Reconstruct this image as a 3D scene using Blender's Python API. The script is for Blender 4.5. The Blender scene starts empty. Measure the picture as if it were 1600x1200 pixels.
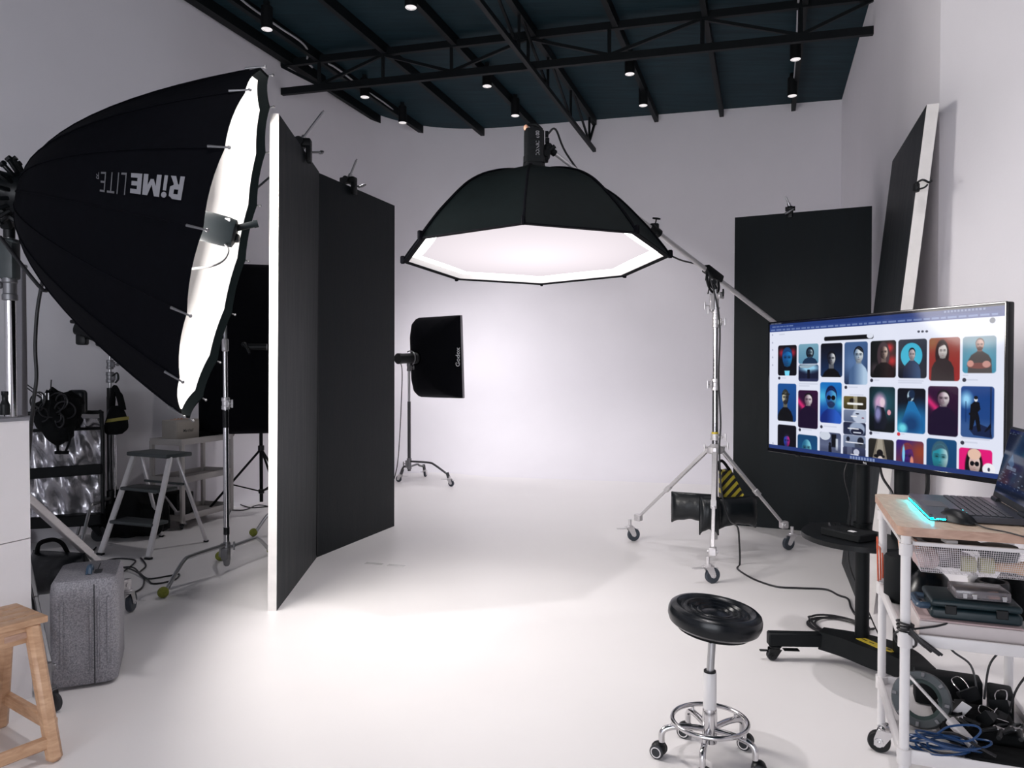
import bpy, bmesh, math, random
import numpy as np
from mathutils import Vector, Matrix
from math import sin, cos, pi, radians, atan2, sqrt
SC = bpy.context.scene
COL = SC.collection
random.seed(7)
# ---------------------------------------------------------------- measuring: the camera stands at x=y=0, 1.4 m up
FPX = 1150.0
TH = math.atan(20 / FPX)
HC = 1.4
def ray(px, py):
    x = (px - 800) / FPX; v = (600 - py) / FPX
    return Vector((x, cos(TH) + v * sin(TH), -sin(TH) + v * cos(TH)))
def P(px, py, Y):                       # the point at depth Y on the sight line
    d = ray(px, py); return Vector((0, 0, HC)) + d * (Y / d.y)
def F(px, py, z=0.0):                   # the point at height z on the sight line
    d = ray(px, py); return Vector((0, 0, HC)) + d * ((z - HC) / d.z)
def V(*a): return Vector(a)
def rotz(a): return Matrix.Rotation(a, 4, 'Z')
def frame(o, x, y, z):                  # matrix from origin and axes
    M = Matrix.Identity(4)
    for i in range(3):
        M[i][0] = x[i]; M[i][1] = y[i]; M[i][2] = z[i]; M[i][3] = o[i]
    return M
def axes_from(d, up=V(0, 0, 1)):
    d = d.normalized()
    if abs(d.dot(up)) > .98: up = V(0, 1, 0)
    x = up.cross(d).normalized()
    return x, d.cross(x).normalized(), d

def spline(pts, n=8, closed=False):
    pts = [Vector(p) for p in pts]; out = []; N = len(pts)
    for i in range(N if closed else N - 1):
        if closed:
            a, b, c, d = pts[(i - 1) % N], pts[i], pts[(i + 1) % N], pts[(i + 2) % N]
        else:
            b, c = pts[i], pts[i + 1]
            a = pts[i - 1] if i else b * 2 - c
            d = pts[i + 2] if i + 2 < N else c * 2 - b
        for k in range(n):
            t = k / n
            out.append(.5 * ((2 * b) + (c - a) * t + (2 * a - 5 * b + 4 * c - d) * t * t + (3 * b - a - 3 * c + d) * t ** 3))
    if not closed: out.append(pts[-1])
    return out

class MB:
    def __init__(s, T=None):
        s.bm = bmesh.new(); s.T = T.copy() if T is not None else Matrix.Identity(4)
    def add(s, vs, fs, mat=0, T=None):
        M = s.T @ T if T is not None else s.T
        bv = [s.bm.verts.new(M @ Vector(v)) for v in vs]
        for f in fs:
            try:
                fc = s.bm.faces.new([bv[i] for i in f]); fc.material_index = mat; fc.smooth = True
            except ValueError: pass
        return s
    def box(s, c, size, R=None, bev=0.0, seg=2, mat=0):
        b = bmesh.new(); bmesh.ops.create_cube(b, size=1.0)
        for v in b.verts: v.co = Vector((v.co.x * size[0], v.co.y * size[1], v.co.z * size[2]))
        if bev > 0:
            bmesh.ops.bevel(b, geom=list(b.edges), offset=min(bev, min(size) * .49), segments=seg, affect='EDGES', profile=.5)
        b.verts.ensure_lookup_table(); b.verts.index_update()
        T = Matrix.Translation(Vector(c))
        if R is not None: T = T @ (rotz(R) if isinstance(R, (int, float)) else R.to_4x4())
        s.add([v.co.copy() for v in b.verts], [[v.index for v in f.verts] for f in b.faces], mat, T)
        b.free(); return s
    def beam(s, p0, p1, w, h, bev=0.0, mat=0, up=V(0, 0, 1)):      # box from p0 to p1, w across, h along up
        p0, p1 = Vector(p0), Vector(p1); d = p1 - p0; L = d.length
        x, y, z = axes_from(d, up)
        b = MB(s.T); b.bm.free(); b.bm = s.bm
        R = frame(V(0, 0, 0), x, y, z)
        return s.box((p0 + p1) / 2, (w, h, L), R, bev, 1, mat)
    def tube(s, pts, r, seg=10, mat=0, closed=False, caps=True):
        pts = [Vector(p) for p in pts]; n = len(pts)
        rs = r if isinstance(r, (list, tuple)) else [r] * n
        tang = []
        for i in range(n):
            a = pts[(i - 1) % n] if (closed or i) else pts[i]
            b = pts[(i + 1) % n] if (closed or i < n - 1) else pts[i]
            t = b - a
            tang.append(t.normalized() if t.length > 1e-9 else V(0, 0, 1))
        x, y, _ = axes_from(tang[0]); vs = []; fs = []
        for i in range(n):
            t = tang[i]; x = (x - t * x.dot(t))
            x = x.normalized() if x.length > 1e-6 else axes_from(t)[0]
            y = t.cross(x)
            for k in range(seg):
                a = 2 * pi * k / seg
                vs.append(pts[i] + (x * cos(a) + y * sin(a)) * rs[i])
        for i in range(n if closed else n - 1):
            j = (i + 1) % n
            for k in range(seg):
                l = (k + 1) % seg
                fs.append((i * seg + k, i * seg + l, j * seg + l, j * seg + k))
        if caps and not closed:
            fs.append(tuple(range(seg))); fs.append(tuple((n - 1) * seg + k for k in range(seg)))
        return s.add(vs, fs, mat)
    def cyl(s, p0, p1, r0, r1=None, seg=16, mat=0, caps=True):
        return s.tube([p0, p1], [r0, r0 if r1 is None else r1], seg, mat, False, caps)
    def lathe(s, prof, o=(0, 0, 0), d=(0, 0, 1), seg=24, mat=0, a0=0.0, sx=1.0, cap=True):
        o = Vector(o); x, y, z = axes_from(Vector(d)); vs = []; fs = []; n = len(prof)
        for r, h in prof:
            for k in range(seg):
                a = a0 + 2 * pi * k / seg
                vs.append(o + x * (r * cos(a) * sx) + y * (r * sin(a)) + z * h)
        for i in range(n - 1):
            for k in range(seg):
                l = (k + 1) % seg
                fs.append((i * seg + k, i * seg + l, (i + 1) * seg + l, (i + 1) * seg + k))
        if cap:
            if prof[0][0] > 1e-6: fs.append(tuple(range(seg)))
            if prof[-1][0] > 1e-6: fs.append(tuple((n - 1) * seg + k for k in range(seg)))
        return s.add(vs, fs, mat)
    def ball(s, c, r, sc=(1, 1, 1), seg=20, mat=0, R=None, fn=None):
        vs = []; fs = []; m = seg // 2
        for i in range(m + 1):
            th = pi * i / m
            for k in range(seg):
                ph = 2 * pi * k / seg
                u = V(sin(th) * cos(ph), sin(th) * sin(ph), cos(th))
                q = r * (fn(u) if fn else 1.0)
                w = V(u.x * q * sc[0], u.y * q * sc[1], u.z * q * sc[2])
                if R is not None: w = R @ w
                vs.append(Vector(c) + w)
        for i in range(m):
            for k in range(seg):
                l = (k + 1) % seg
                if i == 0: fs.append((0, seg + l, seg + k))
                elif i == m - 1: fs.append((i * seg + k, i * seg + l, m * seg))
                else: fs.append((i * seg + k, i * seg + l, (i + 1) * seg + l, (i + 1) * seg + k))
        return s.add(vs, fs, mat)
    def prism(s, poly, z0, z1, mat=0, T=None, matside=None):
        n = len(poly)
        vs = [(p[0], p[1], z0) for p in poly] + [(p[0], p[1], z1) for p in poly]
        s.add(vs, [tuple(reversed(range(n))), tuple(range(n, 2 * n))], mat, T)
        vs2 = vs
        return s.add(vs2, [(i, (i + 1) % n, n + (i + 1) % n, n + i) for i in range(n)], mat if matside is None else matside, T)
    def loft(s, rings, mat=0, closed=True, caps=True, T=None):
        n = len(rings[0]); vs = [p for r in rings for p in r]; fs = []
        for i in range(len(rings) - 1):
            for k in range(n if closed else n - 1):
                l = (k + 1) % n
                fs.append((i * n + k, i * n + l, (i + 1) * n + l, (i + 1) * n + k))
        if caps and closed:
            fs.append(tuple(range(n))); fs.append(tuple((len(rings) - 1) * n + k for k in range(n)))
        return s.add(vs, fs, mat, T)
    def torus(s, c, R, r, axis=(0, 0, 1), seg=40, rs=10, mat=0, sx=1.0):
        x, y, z = axes_from(Vector(axis))
        return s.tube([Vector(c) + x * (R * cos(2 * pi * k / seg) * sx) + y * (R * sin(2 * pi * k / seg)) for k in range(seg)], r, rs, mat, True)

def rrect(w, h, r, n=5):                # rounded rectangle outline
    out = []
    for cx, cy, a in ((w / 2 - r, h / 2 - r, 0), (-w / 2 + r, h / 2 - r, 90), (-w / 2 + r, -h / 2 + r, 180), (w / 2 - r, -h / 2 + r, 270)):
        for k in range(n + 1):
            t = radians(a + 90 * k / n); out.append((cx + r * cos(t), cy + r * sin(t)))
    return out

WOFF = {}
def build(name, mb, mats, parent=None, ang=38, weld=True):
    bm = mb.bm
    if weld: bmesh.ops.remove_doubles(bm, verts=list(bm.verts), dist=1e-6)
    bmesh.ops.recalc_face_normals(bm, faces=list(bm.faces))
    off = WOFF[parent.name] if parent is not None else V(0, 0, 0)
    for v in bm.verts: v.co -= off
    me = bpy.data.meshes.new(name); bm.to_mesh(me); bm.free()
    for m in (mats if isinstance(mats, (list, tuple)) else [mats]): me.materials.append(m)
    me.set_sharp_from_angle(angle=radians(ang))
    o = bpy.data.objects.new(name, me); COL.objects.link(o)
    if parent is not None: o.parent = parent
    WOFF[o.name] = off.copy()
    return o
def tag(o, label=None, cat=None, group=None, kind=None):
    if label: o['label'] = label
    if cat: o['category'] = cat
    if group: o['group'] = group
    if kind: o['kind'] = kind
    return o
def thing(name, label, cat, loc=(0, 0, 0), group=None, kind=None):
    o = bpy.data.objects.new(name, None); COL.objects.link(o)
    o.empty_display_size = .1; o.location = loc; WOFF[o.name] = Vector(loc)
    return tag(o, label, cat, group, kind)
def lone(name, mb, mats, label, cat, group=None, kind=None, ang=38):
    return tag(build(name, mb, mats, None, ang), label, cat, group, kind)
def struct(name, mb, mats, parent=None, ang=38):
    o = build(name, mb, mats, parent, ang)
    if parent is None: o['kind'] = 'structure'
    return o
def dup(root, loc, label, rz=None):
    r = root.copy(); COL.objects.link(r); r.location = loc
    if rz is not None: r.rotation_euler = (0, 0, rz)
    r['label'] = label
    for ch in list(root.children):
        c = ch.copy(); COL.objects.link(c); c.parent = r
        for g in ch.children:
            d = g.copy(); COL.objects.link(d); d.parent = c
    return r
def text_mesh(txt, size=1.0, offset=0.0, shear=0.0, spacing=1.0):
    cu = bpy.data.curves.new('lettering', 'FONT'); cu.body = txt; cu.size = size; cu.offset = offset; cu.shear = shear
    cu.space_character = spacing; cu.resolution_u = 3
    ob = bpy.data.objects.new('lettering', cu); COL.objects.link(ob)
    dg = bpy.context.evaluated_depsgraph_get(); me = bpy.data.meshes.new_from_object(ob.evaluated_get(dg))
    vs = [v.co.copy() for v in me.vertices]; fs = [tuple(p.vertices) for p in me.polygons]
    bpy.data.objects.remove(ob); bpy.data.curves.remove(cu); bpy.data.meshes.remove(me)
    xs = [v.x for v in vs]; ys = [v.y for v in vs]
    return vs, fs, (min(xs), max(xs), min(ys), max(ys))
def add_text(mb, txt, T, width, mat=0, offset=0.0, spacing=1.0, height=None):     # T: local frame, text centred, x right, y up
    vs, fs, (x0, x1, y0, y1) = text_mesh(txt, 1.0, offset, 0, spacing)
    k = width / (x1 - x0); ky = k if height is None else height / (y1 - y0)
    mb.add([((v.x - (x0 + x1) / 2) * k, (v.y - (y0 + y1) / 2) * ky, 0) for v in vs], fs, mat, T)

# ---------------------------------------------------------------- materials
def mk(name, col, rough=.5, metal=0.0, var=.06, scale=12.0, bump=0.0, bscale=150.0, stretch=(1, 1, 1), spec=.5, coat=0.0, trans=0.0, alpha=1.0, rvar=0.0, sheen=0.0, emit=None, estr=0.0, detail=4.0):
    m = bpy.data.materials.new(name); m.use_nodes = True; nt = m.node_tree; N = nt.nodes; L = nt.links
    b = N['Principled BSDF']
    b.inputs['Roughness'].default_value = rough; b.inputs['Metallic'].default_value = metal
    b.inputs['Specular IOR Level'].default_value = spec; b.inputs['Coat Weight'].default_value = coat
    b.inputs['Transmission Weight'].default_value = trans; b.inputs['Alpha'].default_value = alpha
    if sheen: b.inputs['Sheen Weight'].default_value = sheen
    tc = N.new('ShaderNodeTexCoord'); mp = N.new('ShaderNodeMapping'); mp.inputs['Scale'].default_value = stretch
    L.new(tc.outputs['Object'], mp.inputs['Vector'])
    no = N.new('ShaderNodeTexNoise'); no.inputs['Scale'].default_value = scale; no.inputs['Detail'].default_value = detail
    L.new(mp.outputs['Vector'], no.inputs['Vector'])
    mx = N.new('ShaderNodeMix'); mx.data_type = 'RGBA'
    lo = [max(0, c * (1 - var * 1.6)) for c in col]; hi = [min(1, c * (1 + var * 1.6)) for c in col]
    mx.inputs[6].default_value = (*lo, 1); mx.inputs[7].default_value = (*hi, 1)
    L.new(no.outputs['Fac'], mx.inputs[0]); L.new(mx.outputs[2], b.inputs['Base Color'])
    if rvar:
        mr = N.new('ShaderNodeMapRange'); mr.inputs[3].default_value = max(0, rough - rvar); mr.inputs[4].default_value = min(1, rough + rvar)
        L.new(no.outputs['Fac'], mr.inputs[0]); L.new(mr.outputs[0], b.inputs['Roughness'])
    if bump:
        n2 = N.new('ShaderNodeTexNoise'); n2.inputs['Scale'].default_value = bscale; n2.inputs['Detail'].default_value = 3
        L.new(mp.outputs['Vector'], n2.inputs['Vector'])
        bp = N.new('ShaderNodeBump'); bp.inputs['Strength'].default_value = bump; bp.inputs['Distance'].default_value = .01
        L.new(n2.outputs['Fac'], bp.inputs['Height']); L.new(bp.outputs['Normal'], b.inputs['Normal'])
    if emit is not None:
        b.inputs['Emission Color'].default_value = (*emit, 1); b.inputs['Emission Strength'].default_value = estr
    return m
M = {}
M['wall'] = mk('white painted wall', (.785, .765, .80), .75, var=.025, scale=1.6, bump=.05, bscale=60)
M['floor'] = mk('white studio floor paint', (.80, .775, .77), .38, var=.03, scale=1.3, bump=.03, bscale=8, rvar=.08, spec=.4)
M['ceil'] = mk('dark teal ceiling board', (.0095, .026, .034), .6, var=.4, scale=3.0, stretch=(.5, 5, 1), bump=.15, bscale=12, spec=.12)
M['steel_black'] = mk('black painted steel', (.003, .0045, .0055), .55, var=.2, spec=.2)
M['conduit'] = mk('grey metal conduit', (.42, .42, .44), .45, .2)
M['lens'] = mk('frosted lamp glass', (.75, .72, .70), .3, emit=(1, .95, .95), estr=.55)
M['chrome'] = mk('chromed steel', (.62, .61, .62), .16, 1.0, var=.05)
M['satin'] = mk('satin metal', (.42, .42, .43), .32, .9, var=.08)
M['dull'] = mk('dull cast metal', (.20, .20, .21), .42, .7, var=.15)
M['alu'] = mk('brushed aluminium', (.66, .64, .65), .36, .55, var=.06, stretch=(1, 1, 8))
M['gunmetal'] = mk('gunmetal tube', (.09, .09, .095), .28, .9)
M['fabric'] = mk('black softbox nylon', (.0018, .002, .0035), .75, var=.25, scale=30, bump=.12, bscale=25, spec=.06)
M['fabric_teal'] = mk('black umbrella nylon', (.0022, .0045, .005), .7, var=.25, scale=20, bump=.1, bscale=20, spec=.10)
M['band'] = mk('dark grey woven band', (.0018, .0032, .0036), .85, var=.15, scale=200, spec=.04)
M['band_grey'] = mk('grey woven edging', (.23, .22, .24), .7, var=.15, scale=200)
M['lining'] = mk('white silver lining', (.86, .84, .82), .5, var=.03, scale=6, bump=.25, bscale=9)
M['plastic'] = mk('black plastic', (.004, .005, .006), .42, var=.2, spec=.3)
M['plastic_matt'] = mk('matt black plastic', (.004, .005, .006), .65, var=.2, spec=.2)
M['rubber'] = mk('dark rubber', (.016, .018, .022), .6, var=.2)
M['tyre'] = mk('grey blue caster rubber', (.035, .045, .06), .5, var=.15)
M['cable'] = mk('black cable sheath', (.008, .008, .010), .45, var=.2)
M['vblack'] = mk('black painted foam board', (.0032, .0064, .0082), .5, var=.3, scale=4, stretch=(6, 6, .6), bump=.12, bscale=35, spec=.22, rvar=.07)
M['foam'] = mk('white foam board edge', (.82, .79, .76), .7, var=.06, scale=15, bump=.12, bscale=60)
M['logo'] = mk('grey printed lettering', (.20, .20, .22), .6, var=.05)
M['logo_dim'] = mk('dim printed lettering', (.10, .10, .11), .6, var=.05)
M['white_print'] = mk('white printed lettering', (.55, .55, .57), .6)
M['leather'] = mk('black vinyl', (.004, .006, .008), .36, var=.2, bump=.22, bscale=22, spec=.4)
M['leather_seat'] = mk('black seat leather', (.0025, .004, .006), .27, var=.1, spec=.32)
M['canvas'] = mk('black canvas', (.004, .0045, .005), .85, var=.25, bump=.2, bscale=80, spec=.15)
M['white_metal'] = mk('white coated tube', (.68, .66, .66), .35, var=.03)
M['white_lam'] = mk('white laminate', (.77, .745, .755), .42, var=.015)
M['white_plastic'] = mk('white plastic', (.64, .615, .615), .4, var=.03)
M['grey_top'] = mk('grey laminate edge', (.20, .20, .22), .5)
M['green_ball'] = mk('tennis ball felt', (.20, .22, .03), .9, var=.2, scale=60, bump=.3, bscale=120)
M['beige_metal'] = mk('cream coated steel', (.40, .375, .36), .45, var=.05)
M['green_grey'] = mk('dark grey green plastic', (.05, .06, .062), .5, var=.12)
M['speaker'] = mk('cream speaker vinyl', (.30, .275, .25), .6, var=.08, bump=.1, bscale=200)
M['speaker_grille'] = mk('woven speaker grille', (.33, .30, .265), .8, var=.15, scale=300)
M['silver_cloth'] = mk('crumpled silver cloth', (.55, .54, .57), .27, .8, var=.10, scale=5, bump=.9, bscale=7)
M['screen_black'] = mk('black glass bezel', (.004, .004, .006), .12, var=.1)
M['yellow'] = mk('yellow tape', (.55, .42, .03), .5, var=.1)
M['yellow_dull'] = mk('dull yellow webbing', (.30, .26, .06), .75, var=.15)
M['orange'] = mk('orange cord', (.50, .075, .025), .45, var=.1)
M['pink_orange'] = mk('peach plastic', (.80, .42, .28), .4, var=.1)
M['case_teal'] = mk('dark teal tool case', (.004, .016, .021), .48, var=.12)
M['blue_plastic'] = mk('blue grey plastic', (.03, .06, .10), .4, var=.1)
M['blue_wire'] = mk('blue cable', (.012, .045, .13), .3, var=.12)
M['clear'] = mk('clear hard plastic', (.55, .50, .53), .15, var=.03, trans=.75)
M['pink_box'] = mk('pale pink card', (.48, .36, .36), .6, var=.05)
M['green_card'] = mk('bright green card', (.12, .45, .05), .6)
M['magenta'] = mk('magenta tape', (.55, .03, .15), .5)
M['paper'] = mk('white paper', (.78, .76, .76), .7, var=.03)
M['grey_ring'] = mk('grey cast ring', (.09, .10, .105), .38, .6, var=.15)
M['green_ring'] = mk('dark green ring', (.010, .026, .024), .45, var=.15)
M['tan'] = mk('tan cardboard tube', (.62, .40, .25), .6, var=.1)
M['olive'] = mk('olive yellow spool', (.46, .44, .25), .6, var=.1)
M['dark_red'] = mk('red metal clip', (.35, .06, .03), .4)
M['skin_bag'] = mk('cream plastic bag', (.62, .54, .48), .4, var=.1)

def wood(name, c0, c1, stretch, rough=.45):
    m = bpy.data.materials.new(name); m.use_nodes = True; nt = m.node_tree; N = nt.nodes; L = nt.links; b = N['Principled BSDF']
    b.inputs['Roughness'].default_value = rough
    tc = N.new('ShaderNodeTexCoord'); mp = N.new('ShaderNodeMapping'); mp.inputs['Scale'].default_value = stretch
    mp.inputs['Rotation'].default_value = (0, 0, 0)
    L.new(tc.outputs['Object'], mp.inputs['Vector'])
    no = N.new('ShaderNodeTexNoise'); no.inputs['Scale'].default_value = 6; no.inputs['Detail'].default_value = 6; no.inputs['Distortion'].default_value = .6
    L.new(mp.outputs['Vector'], no.inputs['Vector'])
    cr = N.new('ShaderNodeValToRGB'); e = cr.color_ramp.elements; e[0].position = .3; e[0].color = (*c0, 1); e[1].position = .72; e[1].color = (*c1, 1)
    L.new(no.outputs['Fac'], cr.inputs[0]); L.new(cr.outputs[0], b.inputs['Base Color']); return m
M['wood_stool'] = wood('light beech wood', (.44, .255, .145), (.60, .38, .235), (3, 3, 12))
M['wood_top'] = wood('pale oak board', (.46, .34, .25), (.62, .49, .38), (14, 3, 3))
M['wood_edge'] = wood('oak board edge', (.36, .21, .15), (.52, .34, .25), (3, 3, 10))

def speckle(name):
    m = mk(name, (.30, .285, .30), .5, var=.1); nt = m.node_tree; N = nt.nodes; L = nt.links; b = N['Principled BSDF']
    tc = N.new('ShaderNodeTexCoord'); no = N.new('ShaderNodeTexNoise'); no.inputs['Scale'].default_value = 170; no.inputs['Detail'].default_value = 2
    L.new(tc.outputs['Object'], no.inputs['Vector'])
    cr = N.new('ShaderNodeValToRGB'); e = cr.color_ramp.elements
    e[0].position = .30; e[0].color = (.12, .12, .14, 1); e[1].position = .70; e[1].color = (.31, .30, .32, 1)
    L.new(no.outputs['Fac'], cr.inputs[0]); L.new(cr.outputs[0], b.inputs['Base Color']); return m
M['speckle'] = speckle('speckled grey suitcase shell')
def stripes(name):
    m = mk(name, (.5, .4, .03), .6); nt = m.node_tree; N = nt.nodes; L = nt.links; b = N['Principled BSDF']
    tc = N.new('ShaderNodeTexCoord'); wv = N.new('ShaderNodeTexWave'); wv.bands_direction = 'DIAGONAL'; wv.inputs['Scale'].default_value = 8.5; wv.inputs['Distortion'].default_value = .3
    mp = N.new('ShaderNodeMapping'); mp.inputs['Scale'].default_value = (-1, 0, 1); L.new(tc.outputs['Object'], mp.inputs['Vector']); L.new(mp.outputs['Vector'], wv.inputs['Vector'])
    cr = N.new('ShaderNodeValToRGB'); cr.color_ramp.interpolation = 'CONSTANT'; e = cr.color_ramp.elements
    e[0].position = 0; e[0].color = (.01, .01, .012, 1); e[1].position = .5; e[1].color = (.42, .35, .03, 1)
    L.new(wv.outputs['Fac'], cr.inputs[0]); L.new(cr.outputs[0], b.inputs['Base Color']); return m
M['stripes'] = stripes('yellow black hazard stripes')
def emitter(name, col, s):
    m = bpy.data.materials.new(name); m.use_nodes = True; nt = m.node_tree; N = nt.nodes; L = nt.links
    N.remove(N['Principled BSDF']); e = N.new('ShaderNodeEmission'); e.inputs['Color'].default_value = (*col, 1); e.inputs['Strength'].default_value = s
    tc = N.new('ShaderNodeTexCoord'); no = N.new('ShaderNodeTexNoise'); no.inputs['Scale'].default_value = 4; L.new(tc.outputs['Object'], no.inputs['Vector'])
    mr = N.new('ShaderNodeMapRange'); mr.inputs[3].default_value = s * .95; mr.inputs[4].default_value = s * 1.05
    L.new(no.outputs['Fac'], mr.inputs[0]); L.new(mr.outputs[0], e.inputs['Strength'])
    L.new(e.outputs[0], N['Material Output'].inputs[0]); return m
def diffuser_mat():
    m = emitter('lit diffuser cloth', (1.0, .91, .96), 1.0); nt = m.node_tree; N = nt.nodes; L = nt.links
    tc = N.new('ShaderNodeTexCoord'); gr = N.new('ShaderNodeTexGradient'); gr.gradient_type = 'SPHERICAL'
    mp = N.new('ShaderNodeMapping'); mp.inputs['Scale'].default_value = (1.3, 1.3, .2); L.new(tc.outputs['Object'], mp.inputs['Vector']); L.new(mp.outputs['Vector'], gr.inputs['Vector'])
    mr = N.new('ShaderNodeMapRange'); mr.inputs[1].default_value = .1; mr.inputs[3].default_value = .74; mr.inputs[4].default_value = 1.02; L.new(gr.outputs['Fac'], mr.inputs[0])
    e = [n for n in N if n.type == 'EMISSION'][0]; L.new(mr.outputs[0], e.inputs['Strength']); return m
M['diffuser'] = diffuser_mat()
M['diffuser_edge'] = emitter('bright diffuser rim', (1.0, .98, 1.0), 4.0)
M['cyan'] = emitter('cyan light bar', (.0, .75, 1.0), 75.0)
M['key_glow'] = emitter('cyan key glow', (.1, .8, .9), 1.5)
def vcol(name, strength, base=(.005, .005, .006)):
    m = mk(name, base, .08, spec=.10); nt = m.node_tree; N = nt.nodes; L = nt.links; b = N['Principled BSDF']
    at = N.new('ShaderNodeAttribute'); at.attribute_name = 'picture'
    L.new(at.outputs['Color'], b.inputs['Emission Color']); b.inputs['Emission Strength'].default_value = strength; return m
M['screen'] = vcol('lit screen', .86)
M['screen_dim'] = vcol('lit laptop screen', .9)
def meshmat(name):
    m = mk(name, (.62, .59, .61), .45); nt = m.node_tree; N = nt.nodes; L = nt.links; b = N['Principled BSDF']; return m
M['mesh_wire'] = meshmat('white wire mesh')

# ---------------------------------------------------------------- room shell
H = 5.0
DV = V(.324, .946, 0).normalized()                  # the way the room runs into depth
def lwall(Y): return -5.474 + .335 * Y
def rwall(Y): return 1.003 + .343 * Y
def bwall(X): return 10.906 - .249 * X
C1 = V(4.371, 9.818, 0)
KL = V(-1.68, 11.32, 0)
# cyclorama: plan path from the left wall round the curved corner along the back wall
ld = V(-.3177, -.948, 0).normalized(); bd = V(.9704, -.2416, 0).normalized()
Rf = 1.7
path = []
a0 = KL + ld * Rf; b0 = KL + bd * Rf
S0 = V(-2.93, 7.6, 0)
for k in range(12): path.append((S0.lerp(a0, k / 12), .10 + .25 * k / 12))
for k in range(25):
    t = k / 24
    p = a0 * (1 - t) ** 2 + KL * 2 * t * (1 - t) + b0 * t * t
    path.append((p, .35 + .85 * t))
for k in range(1, 21): path.append((b0.lerp(C1 + bd * .0, k / 20), 1.2))
mb = MB(); rings = []
for i, (p, R) in enumerate(path):
    a = path[max(0, i - 1)][0]; b = path[min(len(path) - 1, i + 1)][0]
    t = (b - a).normalized(); n = V(t.y, -t.x, 0)       # into the room
    if n.dot(V(0, 5, 0) - p) < 0: n = -n
    ring = [p + n * (R * (1 - sin(q)) ) + V(0, 0, R * (1 - cos(q))) for q in [pi / 2 * j / 14 for j in range(15)]]
    ring += [V(p.x, p.y, R + (H - R) * j / 8) for j in range(1, 9)]
    rings.append([V(q.x, q.y, q.z + .0005) for q in ring])
mb.loft(rings, closed=False, caps=False)
struct('wall_back', mb, M['wall'], ang=60)
mb = MB()
LP = spline([V(-2.90, 7.70, 0), V(-3.17, 6.98, 0), V(-3.72, 6.25, 0), V(-4.55, 5.15, 0), V(-5.30, 3.9, 0), V(-5.72, 1.5, 0), V(-5.9, -3.0, 0)], 6)
def wallstrip(mb, pts, th, z0=0, z1=H):             # thick wall, th to the outside (left of travel)
    n = len(pts); nm = []
    for i in range(n):
        a = pts[max(0, i - 1)]; b = pts[min(n - 1, i + 1)]; t = (b - a).normalized(); nm.append(V(-t.y, t.x, 0))
    out = [p + q * th for p, q in zip(pts, nm)]
    poly = [(p.x, p.y) for p in pts] + [(p.x, p.y) for p in reversed(out)]
    mb.prism(poly, z0, z1)
wallstrip(mb, LP, -.12)
struct('wall_left', mb, M['wall'], ang=60)
WB = V(2.47, 4.28, 0)                               # where the near right wall begins
mb = MB()
wallstrip(mb, [C1, V(rwall(4.28), 4.28, 0), V(2.62, 2.0, 0), V(2.7, -3.0, 0)], .12)
struct('wall_right', mb, M['wall'], ang=8)
# rear wall behind the camera with its wide window
W0, W1, Z0, Z1 = -4.3, .2, .4, 2.7
mb = MB()
for x0, x1, z0, z1 in ((-6.0, W0, 0, H), (W1, 2.8, 0, H), (W0, W1, 0, Z0), (W0, W1, Z1, H)):
    mb.box(((x0 + x1) / 2, -3.06, (z0 + z1) / 2), (x1 - x0, .12, z1 - z0))
struct('wall_rear', mb, M['wall'])
mb = MB()
for x in (W0 + .03, (W0 * 2 + W1) / 3, (W0 + W1 * 2) / 3, W1 - .03): mb.box((x, -3.06, (Z0 + Z1) / 2), (.06, .08, Z1 - Z0), bev=.006)
for z in (Z0 + .03, Z1 - .03): mb.box(((W0 + W1) / 2, -3.06, z), (W1 - W0, .08, .06), bev=.006)
struct('window_1', mb, M['steel_black'])
mb = MB()
poly = [(-6.1, -3.1), (2.85, -3.1), (2.75, 2.0), (2.6, 4.2), (4.6, 9.9), (-1.68, 11.6), (-3.3, 7.6), (-5.5, 3.8)]
mb.prism(poly, -.1, 0)
struct('floor', mb, M['floor'])
mb = MB(); mb.prism(poly, H, H + .1)
struct('ceiling', mb, M['ceil'])
# purlins under the ceiling
for px in (675, 755, 838, 1024, 1125, 1236, 600, 525):
    k = (px - 800) / FPX
    if px >= 670: Ye = 10.906 / (1 + .249 * k); e = V(k * Ye, Ye - .02, 0)
    elif px == 600: e = V(-1.87, 10.45, 0)
    else: e = V(-2.30, 9.05, 0)
    s = e - V(.343, 1, 0) * (e.y + 2.9)
    mb = MB(); mb.beam(s + V(0, 0, 4.945), e + V(0, 0, 4.945), .055, .11)
    o = struct('roof_purlin', mb, M['steel_black']); tag(o, group='roof purlins')
# lateral truss
tl = V(-2.633, 8.48, 0); tr = V(3.392, 6.965, 0); td = tr - tl
zb, zt = 4.595, 4.915
mb = MB()
mb.beam(tl + V(0, 0, zb), tr + V(0, 0, zb), .05, .075); mb.beam(tl + V(0, 0, zt), tr + V(0, 0, zt), .05, .075)
def at_px(px):
    k = (px - 800) / FPX; t = (k * tl.y - tl.x) / (td.x - k * td.y); return tl + td * t
posts = [at_px(p) for p in (501, 600, 706, 825, 951, 1095, 1247)]
for p in posts: mb.beam(p + V(0, 0, zb), p + V(0, 0, zt), .035, .035)
seq = [(tl, 1), (posts[0], 0), (posts[1], 1), (posts[2], 0), (posts[3], 1), (posts[4], 0), (posts[5], 1), (posts[6], 0), (tr, 1)]
for (p, u), (q, w) in zip(seq, seq[1:]):
    mb.beam(p + V(0, 0, zt - .03 if u else zb + .03), q + V(0, 0, zt - .03 if w else zb + .03), .03, .03)
struct('roof_truss', mb, M['steel_black'])
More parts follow.
